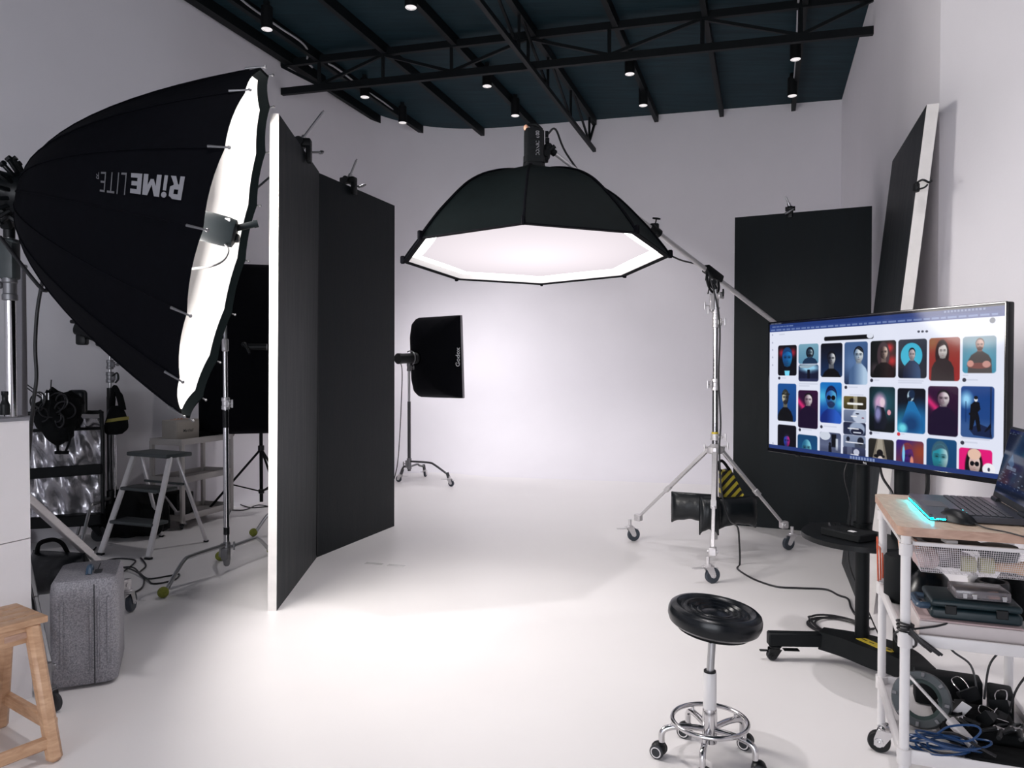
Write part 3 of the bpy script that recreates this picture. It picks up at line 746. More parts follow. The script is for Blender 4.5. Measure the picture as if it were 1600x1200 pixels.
# lettering on the side facing the room
xx = fx if fx.x < 0 else -fx
out_n = xx if xx.y < 0 else -xx
cpt = cf + out_n * (WW * .487) - fz * .10
tn = (out_n * .9 - fz * .25).normalized(); tup = V(0, 0, 1); tx = tup.cross(tn).normalized()
T = frame(cpt + tn * .022, tup, -tx, tn)
add_text(mb, 'Godox', T, .24, offset=.01); build('lettering', mb, M['white_print'], sx)
kl = thing('strobe_light', 'black strobe on the back of the small rectangular softbox', 'studio light', KC + V(0, 0, 1.6))
c0 = cf - fz * .46
mb = MB(); mb.cyl(c0 - fz * .30, c0 - fz * .02, .062, seg=24); mb.lathe([(.07, 0), (.075, .02), (.07, .05)], c0 - fz * .05, fz, 24); mb.lathe([(.05, 0), (.066, .015), (.066, .06)], c0 - fz * .32, fz, 24); build('body', mb, M['plastic'], kl)
mb = MB(); mb.tube([c0 - fz * .1 + fx * .09 * cos(a) + V(0, 0, .09 * sin(a)) for a in [radians(q) for q in range(-60, 121, 12)]], .008, 8); build('yoke', mb, M['dull'], kl)
mb = MB(); mb.beam(c0 - fz * .14 + V(0, 0, -.04), KC + V(0, 0, 1.56), .05, .04, .01); knob(mb, KC + V(.03, -.02, 1.58), V(1, -.4, 0), .05); build('tilt_bracket', mb, M['plastic_matt'], kl)
mb = MB(); mb.tube(spline([c0 - fz * .31 - V(0, 0, .04), P(628, 575, 9.1), P(627, 630, 9.1), P(624, 690, 9.1), P(621, 725, 9.15), P(616, 748, 9.2)], 6), .006, 6)
lone('power_cable', mb, M['cable'], 'thin cable hanging from the strobe of the small rectangular softbox', 'cable')
# ================================================================ the giant parabolic softbox, left
GC = P(358, 388, 3.8)
yaw, dip = radians(15.8), radians(13)
GZ = V(cos(yaw) * cos(dip), sin(yaw) * cos(dip), -sin(dip))       # the way it faces
GX = V(0, 0, 1).cross(GZ).normalized(); GY = GZ.cross(GX)           # GY up
GR, GL, NS = .90, .94, 16
gs = thing('parabolic_softbox', 'giant black parabolic softbox with white lining facing right', 'softbox', GC)
G0 = radians(4.5)
def gpt(t, ang, dr=0.0):            # ang from the top, towards the viewer; t 0 at the small ring, 1 at the rim
    r = .095 + (GR - .095) * (t ** .60) if t > 0 else .095
    r += dr
    # flat gores between the rods
    s = ((ang - G0) / (2 * pi / NS)) % 1.0
    f = cos(pi / NS) / cos((s - .5) * 2 * pi / NS)
    f = .35 + .65 * f if t > .97 else f
    sc = .014 * (4 * s * (1 - s)) * max(0, (t - .8) / .2) ** 2
    tt = t - sc
    d = GY * cos(ang) + GX * sin(ang)
    if d.y > 0 and ang < pi and False: d = -d
    return GC - GZ * (GL * (1 - tt)) + d * (r * f)
if GX.y > 0: GX = -GX               # angle 90 degrees points at the viewer
NA = NS * 6
def gring(t, dr=0.0): return [gpt(t, G0 + 2 * pi * k / NA, dr) for k in range(NA)]
ts = [0, .004, .02, .05, .09, .14, .2, .27, .35, .44, .54, .64, .74, .83, .9, .95, 1.0]
mb = MB(); mb.loft([gring(t) for t in ts], caps=False); build('outer_cover', mb, M['fabric'], gs, 20)
mb = MB(); mb.loft([gring(t, -.010) for t in ts[:-1]], caps=False); build('inner_lining', mb, M['lining'], gs, 20)
mb = MB(); mb.loft([gring(.95, -.012), gring(.975, -.011), gring(1.0, -.010), gring(1.0, .002)], caps=False); tag(build('rim_band', mb, M['band'], gs, 20), 'dark band inside the rim')
for k in range(NS):
    a = G0 + 2 * pi * k / NS
    mb = MB(); e = gpt(1.0, a, .004); s_ = gpt(.93, a, .010); mb.tube([s_, e + (e - s_) * .25], [.0065, .004], 8); mb.ball(e + (e - s_) * .27, .008, (1, 1, 1), 8)
    build('rod_tip', mb, M['dull'], gs)
mb = MB()
for k in range(NS):
    a = G0 + 2 * pi * k / NS
    mb.tube([gpt(t, a, .001) for t in (.004, .02, .05, .09, .14, .2, .27, .35, .44, .54, .64, .74, .83, .9, .95)], .004, 5)
build('seam_piping', mb, M['fabric'], gs)
AP = GC - GZ * GL
M['strobe_teal'] = mk('dark slate strobe housing', (.0022, .0036, .0045), .5, var=.1, spec=.08)
mb = MB(); mb.lathe([(.075, -.05), (.10, -.05), (.105, -.02), (.10, .012), (.06, .012)], AP, GZ, 28, cap=False)
for k in range(NS):
    a = G0 + 2 * pi * k / NS; d = GY * cos(a) + GX * sin(a)
    mb.beam(AP + d * .09 - GZ * .03, AP + d * .15 - GZ * .075, .02, .018, .004); mb.cyl(AP + d * .145 - GZ * .085, AP + d * .165 - GZ * .07, .012, seg=8)
build('speed_ring', mb, M['plastic'], gs)
# lettering, upside down on the gores facing the room
def solve_t(px, py):
    best = None; cam = V(0, 0, HC)
    for i in range(5, 100):
        for j in range(30, 150, 1):
            q = gpt(i / 100, radians(j)) - cam
            d = V(q.x, q.y * cos(TH) - q.z * sin(TH), q.y * sin(TH) + q.z * cos(TH))
            x = 800 + FPX * d.x / d.y; y = 600 - FPX * d.z / d.y
            e = (x - px) ** 2 + (y - py) ** 2
            if best is None or e < best[0]: best = (e, i / 100, radians(j))
    return best[1], best[2]
def shell_text(txt, quad, off, mat, name, sp=1.0):     # quad: text corners (bottom left, bottom right, top left, top right) in (t, angle)
    vs, fs, (x0, x1, y0, y1) = text_mesh(txt, 1.0, off, 0, sp); bl, br, tl2, tr2 = quad
    b = bmesh.new(); bv = [b.verts.new(v) for v in vs]
    for f in fs:
        try: b.faces.new([bv[i] for i in f])
        except ValueError: pass
    bmesh.ops.triangulate(b, faces=list(b.faces)); bmesh.ops.subdivide_edges(b, edges=[e for e in b.edges if e.calc_length() > .25], cuts=2)
    b.verts.index_update(); out = []
    for v in b.verts:
        u = (v.co.x - x0) / (x1 - x0); w_ = (v.co.y - y0) / (y1 - y0)
        t = (bl[0] * (1 - u) + br[0] * u) * (1 - w_) + (tl2[0] * (1 - u) + tr2[0] * u) * w_
        a = (bl[1] * (1 - u) + br[1] * u) * (1 - w_) + (tl2[1] * (1 - u) + tr2[1] * u) * w_
        out.append(gpt(t, a, .007))
    m_ = MB(); m_.add(out, [[v.index for v in f.verts] for f in b.faces]); b.free()
    return build(name, m_, M[mat], gs)
qs = lambda *c: [solve_t(*p) for p in c]
def shell_glyphs(polys, quad, mat, name):
    bl, br, tl2, tr2 = quad; b = bmesh.new()
    for pg in polys:
        bv = [b.verts.new((x, y, 0)) for x, y in pg]; b.faces.new(bv)
    bmesh.ops.triangulate(b, faces=list(b.faces)); b.verts.index_update(); out = []
    for v in b.verts:
        u, w_ = v.co.x, v.co.y
        t = (bl[0] * (1 - u) + br[0] * u) * (1 - w_) + (tl2[0] * (1 - u) + tr2[0] * u) * w_
        a = (bl[1] * (1 - u) + br[1] * u) * (1 - w_) + (tl2[1] * (1 - u) + tr2[1] * u) * w_
        out.append(gpt(t, a, .007))
    m_ = MB(); m_.add(out, [[v.index for v in f.verts] for f in b.faces]); b.free(); return build(name, m_, M[mat], gs)
def gl(pts, x0, x1): return [(x0 + (x1 - x0) * x, y) for x, y in pts]
def rc(x0, y0, x1, y1): return [(x0, y0), (x1, y0), (x1, y1), (x0, y1)]
GLY = [gl(p, 0, .25) for p in (rc(0, 0, .34, 1), rc(.34, .78, .75, 1), rc(.34, .36, .75, .58), [(.66, .36), (1, .48), (1, .88), (.66, 1)], [(.40, .38), (.72, .38), (1.05, 0), (.66, 0)])]
GLY += [gl(rc(.15, 0, .85, .68), .30, .39), [(.345 + .052 * cos(2 * pi * k / 14), .87 + .13 * sin(2 * pi * k / 14)) for k in range(14)]]
GLY += [gl(p, .43, .76) for p in (rc(0, 0, .26, 1), rc(.74, 0, 1, 1), [(.0, 1), (.30, 1), (.60, .22), (.42, .22)], [(1, 1), (.70, 1), (.40, .22), (.58, .22)])]
GLY += [gl(p, .79, 1.0) for p in (rc(0, 0, .40, 1), rc(.4, .78, 1, 1), rc(.4, .39, .92, .61), rc(.4, 0, 1, .22))]
shell_glyphs(GLY, qs((290, 277), (205, 272), (285, 312), (203, 304)), 'logo', 'lettering')
shell_text('LITE', qs((198, 273), (160, 270), (196, 305), (155, 301)), -.012, 'logo_dim', 'lettering', 1.1)
shell_text('R', qs((156, 271), (150, 271), (156, 280), (150, 280)), 0, 'logo_dim', 'lettering')
# strobe inside, facing back into the lining
SI = P(338, 358, 3.82)
si = thing('strobe_light', 'grey strobe mounted inside the giant parabolic softbox facing its white lining', 'studio light', SI)
mb = MB(); mb.lathe([(.05, .10), (.072, .09), (.078, .05), (.078, -.16), (.066, -.20), (.01, -.20)], SI, GZ, 28); build('body', mb, M['strobe_teal'], si)
mb = MB(); mb.box(SI + GZ * .075 + V(0, -.055, .04), (.03, .01, .05), None, .003, 1); build('label_plate', mb, M['white_print'], si)
mb = MB(); q = SI + GZ * .09 + GY * .03; mb.cyl(q, q + GZ * .09 + GY * .05, .017, seg=14); mb.cyl(q + GZ * .08 + GY * .045, q + GZ * .10 + GY * .055, .02, seg=14); build('grip_knob', mb, M['strobe_teal'], si)
mb = MB(); q = SI + GZ * .10 - GY * .02; mb.box(q, (.04, .04, .045), None, .008, 1); mb.cyl(SI - GZ * .20, AP, .012, seg=10); build('mount_arm', mb, M['plastic'], si)
mb = MB(); mb.tube(spline([SI + GZ * .07 - GY * .075, P(352, 382, 3.8), P(357, 392, 3.78), P(349, 407, 3.74), P(330, 416, 3.7), P(300, 420, 3.75)], 6), .0055, 8)
lone('power_cable', mb, M['cable'], 'short black cable looping out of the strobe inside the giant softbox', 'cable')

# ================================================================ wheeled stand of the giant softbox
SX = V(P(16, 500, 3.62).x, 3.62, 0)
bg_ = thing('wheeled_light_stand', 'heavy chrome wheeled stand behind the white cabinet carrying the giant softbox', 'light stand', SX)
def sz(py): return P(16, py, 3.62).z
mb = MB(); mb.cyl(SX + V(0, 0, .2), SX + V(0, 0, sz(470)), .025, seg=20); build('lower_tube', mb, M['chrome'], bg_)
mb = MB(); mb.cyl(SX + V(0, 0, sz(470)), SX + V(0, 0, sz(345)), .018, seg=18); build('upper_tube', mb, M['satin'], bg_)
mb = MB(); mb.lathe([(.024, 0), (.034, .004), (.034, .03), (.03, .034), (.03, .085), (.034, .09), (.034, .11), (.024, .115)], SX + V(0, 0, sz(470)), seg=20)
mb.box(SX + V(-.05, -.02, sz(446)), (.05, .03, .035), .2, .008, 1); build('lock_collar', mb, M['dull'], bg_)
mb = MB(); mb.box(SX + V(0, 0, sz(405)), (.072, .07, .2), 0, .012, 2); mb.box(SX + V(-.055, 0, sz(405)), (.05, .06, .17), 0, .01, 1); mb.beam(SX + V(-.03, -.03, sz(374)), SX + V(.055, -.03, sz(380)), .05, .012, .004)
mb.torus(SX + V(-.05, -.03, sz(422)), .022, .006, (0, 1, 0), 16, 6); build('crank_housing', mb, M['green_grey'], bg_)
mb = MB(); hb = AP - GZ * .12
mb.cyl(SX + V(0, 0, sz(372)), SX + V(0, 0, sz(352)), .026, seg=16); mb.cyl(hb - GZ * .12, hb + GZ * .07, .085, seg=28); mb.lathe([(.05, -.22), (.082, -.19), (.085, -.12)], hb, GZ, 24)
mb.beam(SX + V(0, 0, sz(356)), hb - V(0, 0, .02), .06, .07, .012)
mb.beam(hb - GZ * .05 - V(0, 0, .07), AP - GY * .16 + GZ * .05, .02, .02, .004); build('tilt_head', mb, M['plastic'], bg_)
for f, lab in ((F(205, 955), None), (F(84, 1112), None), (V(-3.15, 3.75, 0), None)):
    d = V(f.x - SX.x, f.y - SX.y, 0).normalized(); sd = V(-d.y, d.x, 0)
    top = SX + d * .04 + V(0, 0, .80); bot = V(f.x, f.y, .17) - d * .05; mid = top.lerp(bot, .62)
    q_ = .5 if f.y < 3.3 else 1.0
    mb = MB(); mb.beam(top, mid + (mid - top).normalized() * .02, .042 * q_, .04 * q_, .004); mb.beam(mid, bot, .034 * q_, .03 * q_, .003); mb.box(bot, (.07 * q_, .055 * q_, .06 * q_), atan2(d.y, d.x), .006, 1); mb.cyl(bot - sd * .036 * q_, bot + sd * .036 * q_, .012, seg=12); build('leg', mb, M['alu' if q_ == 1 else 'dull'], bg_)
    caster(bg_, (f.x, f.y, 0), .20, .115 if f.y > 4 else .08, .032 if q_ == 1 else .022, atan2(d.y, d.x) + .5, q_ == 1, (M['alu' if q_ == 1 else 'dull'], M['tyre' if q_ == 1 else 'rubber']))
mb = MB(); mb.lathe([(.03, 0), (.06, .005), (.06, .06), (.03, .065)], SX + V(0, 0, .775), seg=20); build('leg_hub', mb, M['dull'], bg_)
mb = MB(); mb.tube(spline([AP - GY * .1 + V(-.1, 0, -.1), AP + V(.05, .05, -.45), P(70, 425, 3.75), P(59, 480, 3.8), P(55, 540, 3.8), P(57, 590, 3.8), P(52, 630, 3.8), P(47, 690, 3.8), P(40, 800, 3.8), V(-2.5, 3.85, .01)], 6), .009, 8)
lone('power_cable', mb, M['cable'], 'thick black cable hanging from behind the giant softbox in front of the left wall', 'cable')
lg = F(205, 955); dq = V(lg.x - SX.x, lg.y - SX.y, 0).normalized()
sandbag('sandbag', 'black vinyl sandbag hanging behind the speckled suitcase', P(92, 862, 3.98), V(.96, -.2, 0), .32, .2, .26, None, group=None)
mb = MB(); q = P(92, 862, 3.98)
mb.tube(spline([q + V(-.12, 0, -.01), q + V(-.09, -.02, .05), q + V(-.02, -.02, .07), q + V(.03, -.02, .05), q + V(.05, 0, -.01)], 5), .012, 6)
o = build('handle_strap', mb, M['canvas']); r_ = [x for x in COL.objects if x.get('label') == 'black vinyl sandbag hanging behind the speckled suitcase'][0]
for v in o.data.vertices: v.co -= WOFF[r_.name]
o.parent = r_

# ================================================================ white cabinets
cf_ = V(-2.062, 3.14, 0); dn = V(-.343, -.9393, 0); lf = V(-.9393, .343, 0)
def cab_box(mb, z0, z1, e=0.0, ln=1.5, wd=.45):
    a = cf_ - dn * e * 0 - lf * e; b = a + dn * ln; c = b + lf * wd; d = a + lf * wd
    mb.prism([(p.x, p.y) for p in (a, b, c, d)], z0, z1)
for z0, z1, lab in ((.0, .684, 'white storage cabinet on the floor, lower of the stacked pair'), (.688, 1.19, 'white storage cabinet stacked on the lower one, beside the wooden stool')):
    root = thing('storage_cabinet', lab, 'cabinet', (cf_.x, cf_.y, z0), 'stacked white cabinets')
    mb = MB(); cab_box(mb, z0, z1); build('body', mb, M['white_lam'], root)
    if z1 > 1: mb = MB(); cab_box(mb, 1.19, 1.204, .004); tag(build('top_board', mb, M['grey_top'], root), 'thin grey top board')
mb = MB(); q = P(8, 652, 3.3); mb.cyl(V(q.x, q.y, 1.204), V(q.x, q.y, 1.25), .02, seg=14); mb.lathe([(.02, 0), (.012, .02), (.012, .04), (.015, .045), (.015, .06), (.001, .06)], (q.x, q.y, 1.25), seg=14)
lone('small_bottle', mb, M['plastic'], 'tiny dark bottle standing on top of the white cabinet', 'bottle')

# ================================================================ wooden step stool
ss = thing('step_stool', 'light wooden step stool at the lower left edge', 'stool', (-1.9, 2.55, 0))
cA = F(76, 962, .5); cB = F(26, 942, .5)                     # right end of the top
ex = V(cB.x - cA.x, cB.y - cA.y, 0); wdt = ex.length; ex.normalize(); ey = V(-ex.y, ex.x, 0)
if ey.y > 0: ey = -ey
ln = .42
SM_ = frame(V((cA.x + cB.x) / 2, (cA.y + cB.y) / 2, 0), ex, ey, V(0, 0, 1))     # y runs along the top towards the viewer
mb = MB(SM_)
for k in range(4):
    x = (-1.5 + k) * wdt / 4
    mb.box((x, ln / 2, .489), (wdt / 4 - .003, ln, .024), bev=.004)
mb.box((0, ln / 2, .486), (wdt - .01, ln - .01, .016))
for y in (.05, .085):
    for x in (-.06, .05): mb.cyl((x, y, .5), (x, y, .5025), .005, seg=8)
build('seat', mb, M['wood_stool'], ss)
mb = MB(SM_); mb.box((-wdt / 2 + .03, ln / 2, .445), (.022, ln - .07, .06), bev=.003); build('apron', mb, M['wood_stool'], ss)
mb = MB(SM_); mb.box((wdt / 2 - .03, ln / 2, .445), (.022, ln - .07, .06), bev=.003); build('apron', mb, M['wood_stool'], ss)
mb = MB(SM_); mb.box((-wdt / 2 + .0185, .10, .445), (.003, .075, .022)); tag(build('burned_mark', mb, M['wood_edge'], ss), 'small burned mark on the apron')
for sx_ in (-1, 1):
    for y0, dy in ((.045, -.05), (ln - .045, .05)):
        mb = MB(SM_); t = V(sx_ * (wdt / 2 - .03), y0, .478); b = V(sx_ * (wdt / 2 + .095), y0 + dy * .4, 0)
        mb.beam(b, t, .046, .052, .012, up=V(1, 0, 0)); build('leg', mb, M['wood_stool'], ss)
for y, z, lab in ((-.02, .12, 1), (ln + .03, .12, 0)):
    mb = MB(SM_); mb.beam((-wdt / 2 - .07, y * .7 + .03 * (y < 0), z), (wdt / 2 + .07, y * .7 + .03 * (y < 0), z), .03, .05, .006); build('crossbar', mb, M['wood_stool'], ss)
for sx_ in (-1, 1):
    mb = MB(SM_); mb.beam((sx_ * (wdt / 2 + .078), .04, .07), (sx_ * (wdt / 2 + .078), ln - .03, .07), .026, .045, .006); build('side_rail', mb, M['wood_stool'], ss)
mb = MB(SM_); mb.box((-.02, ln * .62, .25), (wdt * .85, .20, .022), bev=.004); build('lower_step', mb, M['wood_stool'], ss)
for sx_ in (-1, 1):
    mb = MB(SM_); mb.beam((sx_ * wdt * .36, ln * .42, .1), (sx_ * wdt * .36, ln * .42, .33), .03, .03, .008); build('step_post', mb, M['wood_stool'], ss)
mb = MB(SM_); mb.cyl((-wdt * .40, ln * .42, .285), (wdt * .40, ln * .42, .285), .011, seg=12); build('dowel', mb, M['wood_stool'], ss)

# ================================================================ speckled suitcase
sc_ = thing('suitcase', 'speckled grey hard shell suitcase standing beside the wooden stool', 'suitcase', (-1.93, 3.4, 0))
q0 = F(85, 1084); q1 = F(157, 1073)
ax = V(q1.x - q0.x, q1.y - q0.y, 0); wd_ = .268; ax.normalize(); ay = V(-ax.y, ax.x, 0)
CMX = frame(V(q0.x, q0.y, 0) + ax * (wd_ / 2 - .02) + ay * .19, ax, ay, V(0, 0, 1))
mb = MB(CMX); rings = []
for z, s in ((.012, .80), (.02, .93), (.045, 1.0), (.24, 1.01), (.43, 1.0), (.462, .95), (.478, .84), (.484, .6)):
    rings.append([V(x, y, z) for x, y in rrect(wd_ - (1 - s) * .16, .38 - (1 - s) * .16, .05 * s, 6)])
mb.loft(rings)
for x in (.025, .055):
    mb.beam((x, -.1925, .08), (x, -.1925, .40), .010, .012, .004, up=V(0, 1, 0))
for x in (-.085, .095): mb.beam((x, -.192, .10), (x, -.192, .40), .014, .012, .004, up=V(0, 1, 0))
build('shell', mb, M['speckle'], sc_)
mb = MB(CMX); mb.box((.04, -.1905, .24), (.004, .004, .44)); mb.box((.04, 0, .4845), (.004, .2, .003)); build('seam', mb, M['rubber'], sc_)
mb = MB(CMX); mb.tube(spline([(.01, -.02, .48), (.012, -.035, .503), (.012, -.075, .506), (.01, -.10, .48)], 5), .014, 8); build('carry_handle', mb, M['blue_plastic'], sc_)
mb = MB(CMX); mb.box((.045, -.06, .4845), (.03, .07, .004)); build('handle_recess', mb, M['rubber'], sc_)
for x in (-.09, .09):
    for y in (-.13, .13):
        mb = MB(CMX); mb.cyl((x - .012, y, .018), (x + .012, y, .018), .018, seg=14); build('wheel', mb, M['rubber'], sc_)
mb = MB(); mb.tube(spline([F(165, 985, .006), F(158, 975, .006), F(160, 955, .006), F(175, 940, .006), F(205, 928, .006), F(222, 918, .006), F(225, 905, .006), F(218, 895, .006), F(228, 884, .006), F(220, 898 - 26, .006)], 6), .006, 7)
lone('loose_cable', mb, M['cable'], 'black cable on the floor between the suitcase and the stand caster', 'cable')
mb = MB(); mb.tube(spline([F(150, 855, .006), F(132, 875, .006), F(127, 882, .006), F(140, 893, .007), F(180, 898, .012), F(205, 884, .006), F(210, 875, .006), F(180, 873, .006), F(158, 880, .012), F(170, 888, .006), F(205, 886, .012), F(218, 895, .006), F(232, 904, .006), F(262, 900, .006), F(280, 897, .006), F(272, 906, .006), F(240, 912, .006), F(228, 903, .012), F(200, 888, .018), F(160, 886, .012), F(138, 890, .018), F(133, 897, .006), F(155, 898, .012), F(185, 890, .018)], 6), .0055, 7)
lone('loose_cable', mb, M['cable'], 'tangled black cable on the floor in front of the step ladder', 'cable')

# ================================================================ C-stand between the giant softbox and the V-flat
CH = V(P(353, 700, 5.08).x, 5.08, 0)
def tube_leg(f, hub, z, r, parent, ball_=True, mat='satin', knee=.55):
    d = V(f.x - hub.x, f.y - hub.y, 0); L = d.length; d.normalize()
    mb = MB(); mb.tube(spline([hub + V(0, 0, z), hub + d * .05 + V(0, 0, z), hub + d * (L * knee) + V(0, 0, z), hub + d * (L * (knee + .16)) + V(0, 0, z - .02), V(f.x, f.y, .03) - d * .015], 7), r, 12)
    g = build('leg', mb, M[mat], parent)
    if ball_:
        mb = MB(); mb.ball((f.x, f.y, .034), .034, seg=18); build('tennis_ball_foot', mb, M['green_ball'], g)
    return g
cs = thing('c_stand', 'chrome C-stand with tennis balls on its feet behind the giant softbox', 'light stand', CH)
tube_leg(F(255, 934), CH, .20, .0135, cs); tube_leg(V(-2.16, 5.42, 0), CH, .15, .0135, cs); tube_leg(F(424, 866), CH, .17, .0135, cs)
def cz(py): return P(355, py, 5.08).z
mb = MB(); mb.cyl(CH + V(0, 0, .10), CH + V(0, 0, cz(640)), .0185, seg=18); build('lower_tube', mb, M['chrome'], cs)
mb = MB(); mb.cyl(CH + V(0, 0, cz(640)), CH + V(0, 0, cz(530)), .015, seg=18); build('middle_tube', mb, M['chrome'], cs)
mb = MB(); mb.cyl(CH + V(0, 0, cz(545)), CH + V(0, 0, 2.46), .0115, seg=14); build('upper_tube', mb, M['satin'], cs)
mb = MB(); collar(mb, CH + V(0, 0, cz(640)), .019, .085, V(1, -.6, 0)); build('collar', mb, M['alu'], cs)
mb = MB(); mb.lathe([(.013, 0), (.022, .01), (.022, .08), (.018, .09)], CH + V(0, 0, cz(550)), seg=16); build('collar', mb, M['alu'], cs)
mb = MB(); mb.lathe([(.012, 0), (.02, .01), (.026, .05), (.026, .16), (.02, .17)], CH + V(0, 0, .05), seg=16); knob(mb, CH + V(.02, -.02, .2), V(1, -.4, 0), .05); mb.box(CH + V(0, -.03, .14), (.05, .03, .08), 0, .006, 1); build('leg_hub', mb, M['dull'], cs)
mb = MB(); mb.lathe([(.020, 0), (.020, .05)], CH + V(0, 0, .27), seg=16); build('tape_band', mb, M['plastic'], cs)
mb = MB(); mb.lathe([(.020, 0), (.020, .12)], CH + V(0, 0, cz(668)), seg=16); build('grip_sleeve', mb, M['plastic'], cs)
g0 = CH + V(0, 0, 2.45)
mb = MB(); mb.cyl(g0 - V(.12, .05, .12), P(438, 262, 5.3), .008, seg=10); tag(build('grip_arm', mb, M['satin'], cs), 'thin chrome arm slanting up behind the V-flat')
mb = MB(); mb.cyl(g0 - V(0, .03, 0), g0 + V(0, .03, 0), .032, seg=18); knob(mb, g0 - V(0, .03, 0), V(0, -1, 0), .04); build('grip_head', mb, M['dull'], cs)
# second C-stand hidden behind the V-flat: two balls show
CK = V(-1.82, 6.35, 0)
c2 = thing('c_stand', 'C-stand mostly hidden behind the left V-flat, one green ball foot showing', 'light stand', CK)
tube_leg(F(396, 838), CK, .19, .0135, c2); tube_leg(V(-1.5, 6.95, 0), CK, .16, .0135, c2); tube_leg(V(-1.62, 5.9, 0), CK, .22, .0135, c2)
mb = MB(); mb.cyl(CK + V(0, 0, .1), CK + V(0, 0, 1.3), .0175, seg=16); build('lower_tube', mb, M['chrome'], c2)
mb = MB(); mb.lathe([(.012, 0), (.026, .05), (.026, .16), (.02, .17)], CK + V(0, 0, .05), seg=16); build('leg_hub', mb, M['dull'], c2)

# ================================================================ dark strip softbox on a black tripod by the left wall
TK = V(P(408, 700, 7.2).x, 7.2, 0)
tp = thing('tripod_stand', 'thin black tripod stand carrying the tall dark softbox by the left wall', 'light stand', TK)
mb = MB(); mb.cyl(TK + V(0, 0, .12), TK + V(0, 0, 1.70), .017, seg=14); build('centre_column', mb, M['plastic_matt'], tp)
for fx_, fy_ in ((-.52, -.12), (.36, -.38), (.20, .45)):
    mb = MB(); f = TK + V(fx_, fy_, 0); mb.tube([TK + V(0, 0, .64), f + V(0, 0, .012)], .011, 8); mb.tube([TK + V(0, 0, .22), TK.lerp(f, .52) + V(0, 0, .30)], .007, 6); build('leg', mb, M['plastic_matt'], tp)
mb = MB(); mb.lathe([(.017, 0), (.03, .005), (.03, .05), (.017, .055)], TK + V(0, 0, .62), seg=14); build('collar', mb, M['plastic'], tp)
mb = MB(); mb.lathe([(.017, 0), (.026, .005), (.026, .05), (.017, .055)], TK + V(0, 0, 1.1), seg=14); build('collar', mb, M['plastic'], tp)
mb = MB(); mb.lathe([(.017, 0), (.028, .005), (.028, .04), (.017, .045)], TK + V(0, 0, .2), seg=14); build('collar', mb, M['plastic'], tp)
db = thing('tall_softbox', 'tall dark rectangular softbox behind the giant softbox rim', 'softbox', TK + V(0, .2, .9))
bx0, bx1 = P(309, 680, 6.75), P(440, 660, 6.95)
bc = V((bx0.x + bx1.x) / 2, 6.78, 0); u_ = V(bx1.x - bx0.x, bx1.y - bx0.y, 0).normalized(); n_ = V(-u_.y, u_.x, 0)
zt, zb_ = P(380, 408, 6.85).z, P(310, 680, 6.85).z
wv_ = .76; mb = MB()
def dr(w, h, dpt, r=.03): return [bc + V(0, .06, (zt + zb_) / 2) + u_ * x + V(0, 0, y) + n_ * dpt for x, y in rrect(w, h, r, 4)]
hh = zt - zb_
mb.loft([dr(wv_, hh, .25), dr(wv_, hh, .20), dr(wv_ * .9, hh * .93, .10, .06), dr(wv_ * .55, hh * .6, .0, .1), dr(.2, .2, -.05, .09)]); build('cover', mb, M['fabric'], db)
mb = MB(); mb.loft([dr(wv_ + .01, hh + .01, .23), dr(wv_ + .01, hh + .01, .262), dr(wv_ - .03, hh - .03, .262)], caps=False); build('rim_band', mb, M['band'], db)
mb = MB(); q = P(388, 542, 6.62); mb.cyl(q + V(.0, 0, 0), q + V(.16, .02, 0), .03, seg=16); mb.cyl(q + V(-.02, -.04, .03), q + V(.03, -.05, -.06), .013, seg=10); mb.ball(q + V(-.03, -.02, .02), .026, seg=12); mb.tube([q + V(.10, .02, 0), V(TK.x, TK.y - .12, q.z), V(TK.x, TK.y, 1.66)], .012, 8); build('tilt_bracket', mb, M['plastic'], tp)
mb = MB(); mb.tube(spline([F(330, 788, .006), F(365, 786, .006), F(392, 793, .006), F(425, 790, .006), F(440, 785, .006)], 6), .006, 6)
lone('loose_cable', mb, M['cable'], 'farther of two black cables lying on the floor under the tall dark softbox', 'cable')
mb = MB(); mb.tube(spline([F(340, 795, .006), F(380, 797, .006), F(405, 789, .012), F(440, 797, .006)], 6), .006, 6)
lone('loose_cable', mb, M['cable'], 'nearer of two black cables lying on the floor under the tall dark softbox', 'cable')

# ================================================================ step ladder
sl = thing('step_ladder', 'white aluminium step ladder with dark treads in front of the cream trolley', 'ladder', F(232, 870))
fR, fL = F(232, 874), F(157, 867); rR, rL = F(322, 847), F(252, 839)
tR, tL_ = P(266, 718, 5.75), P(210, 720, 5.95); ztop = .725
tR = V(tR.x, tR.y, ztop); tL_ = V(tL_.x, tL_.y, ztop)
dv_ = V(rR.x - fR.x, rR.y - fR.y, 0).normalized()
for a, b, lab in ((fR, tR, 1), (fL, tL_, 0)):
    mb = MB(); mb.beam(V(a.x, a.y, .012), b, .052, .026, .008, up=dv_); g = build('front_rail', mb, M['white_metal'], sl)
    mb = MB(); mb.box((a.x, a.y, .008), (.056, .034, .016), atan2(dv_.y, dv_.x) + pi / 2, .003, 1); build('foot_cap', mb, M['plastic'], g)
for a, b in ((rR, tR + dv_ * .06), (rL, tL_ + dv_ * .06)):
    mb = MB(); mb.beam(V(a.x, a.y, .012), b, .032, .02, .005, up=dv_); g = build('rear_rail', mb, M['alu'], sl)
    mb = MB(); mb.box((a.x, a.y, .008), (.036, .026, .016), 0, .003, 1); build('foot_cap', mb, M['plastic'], g)
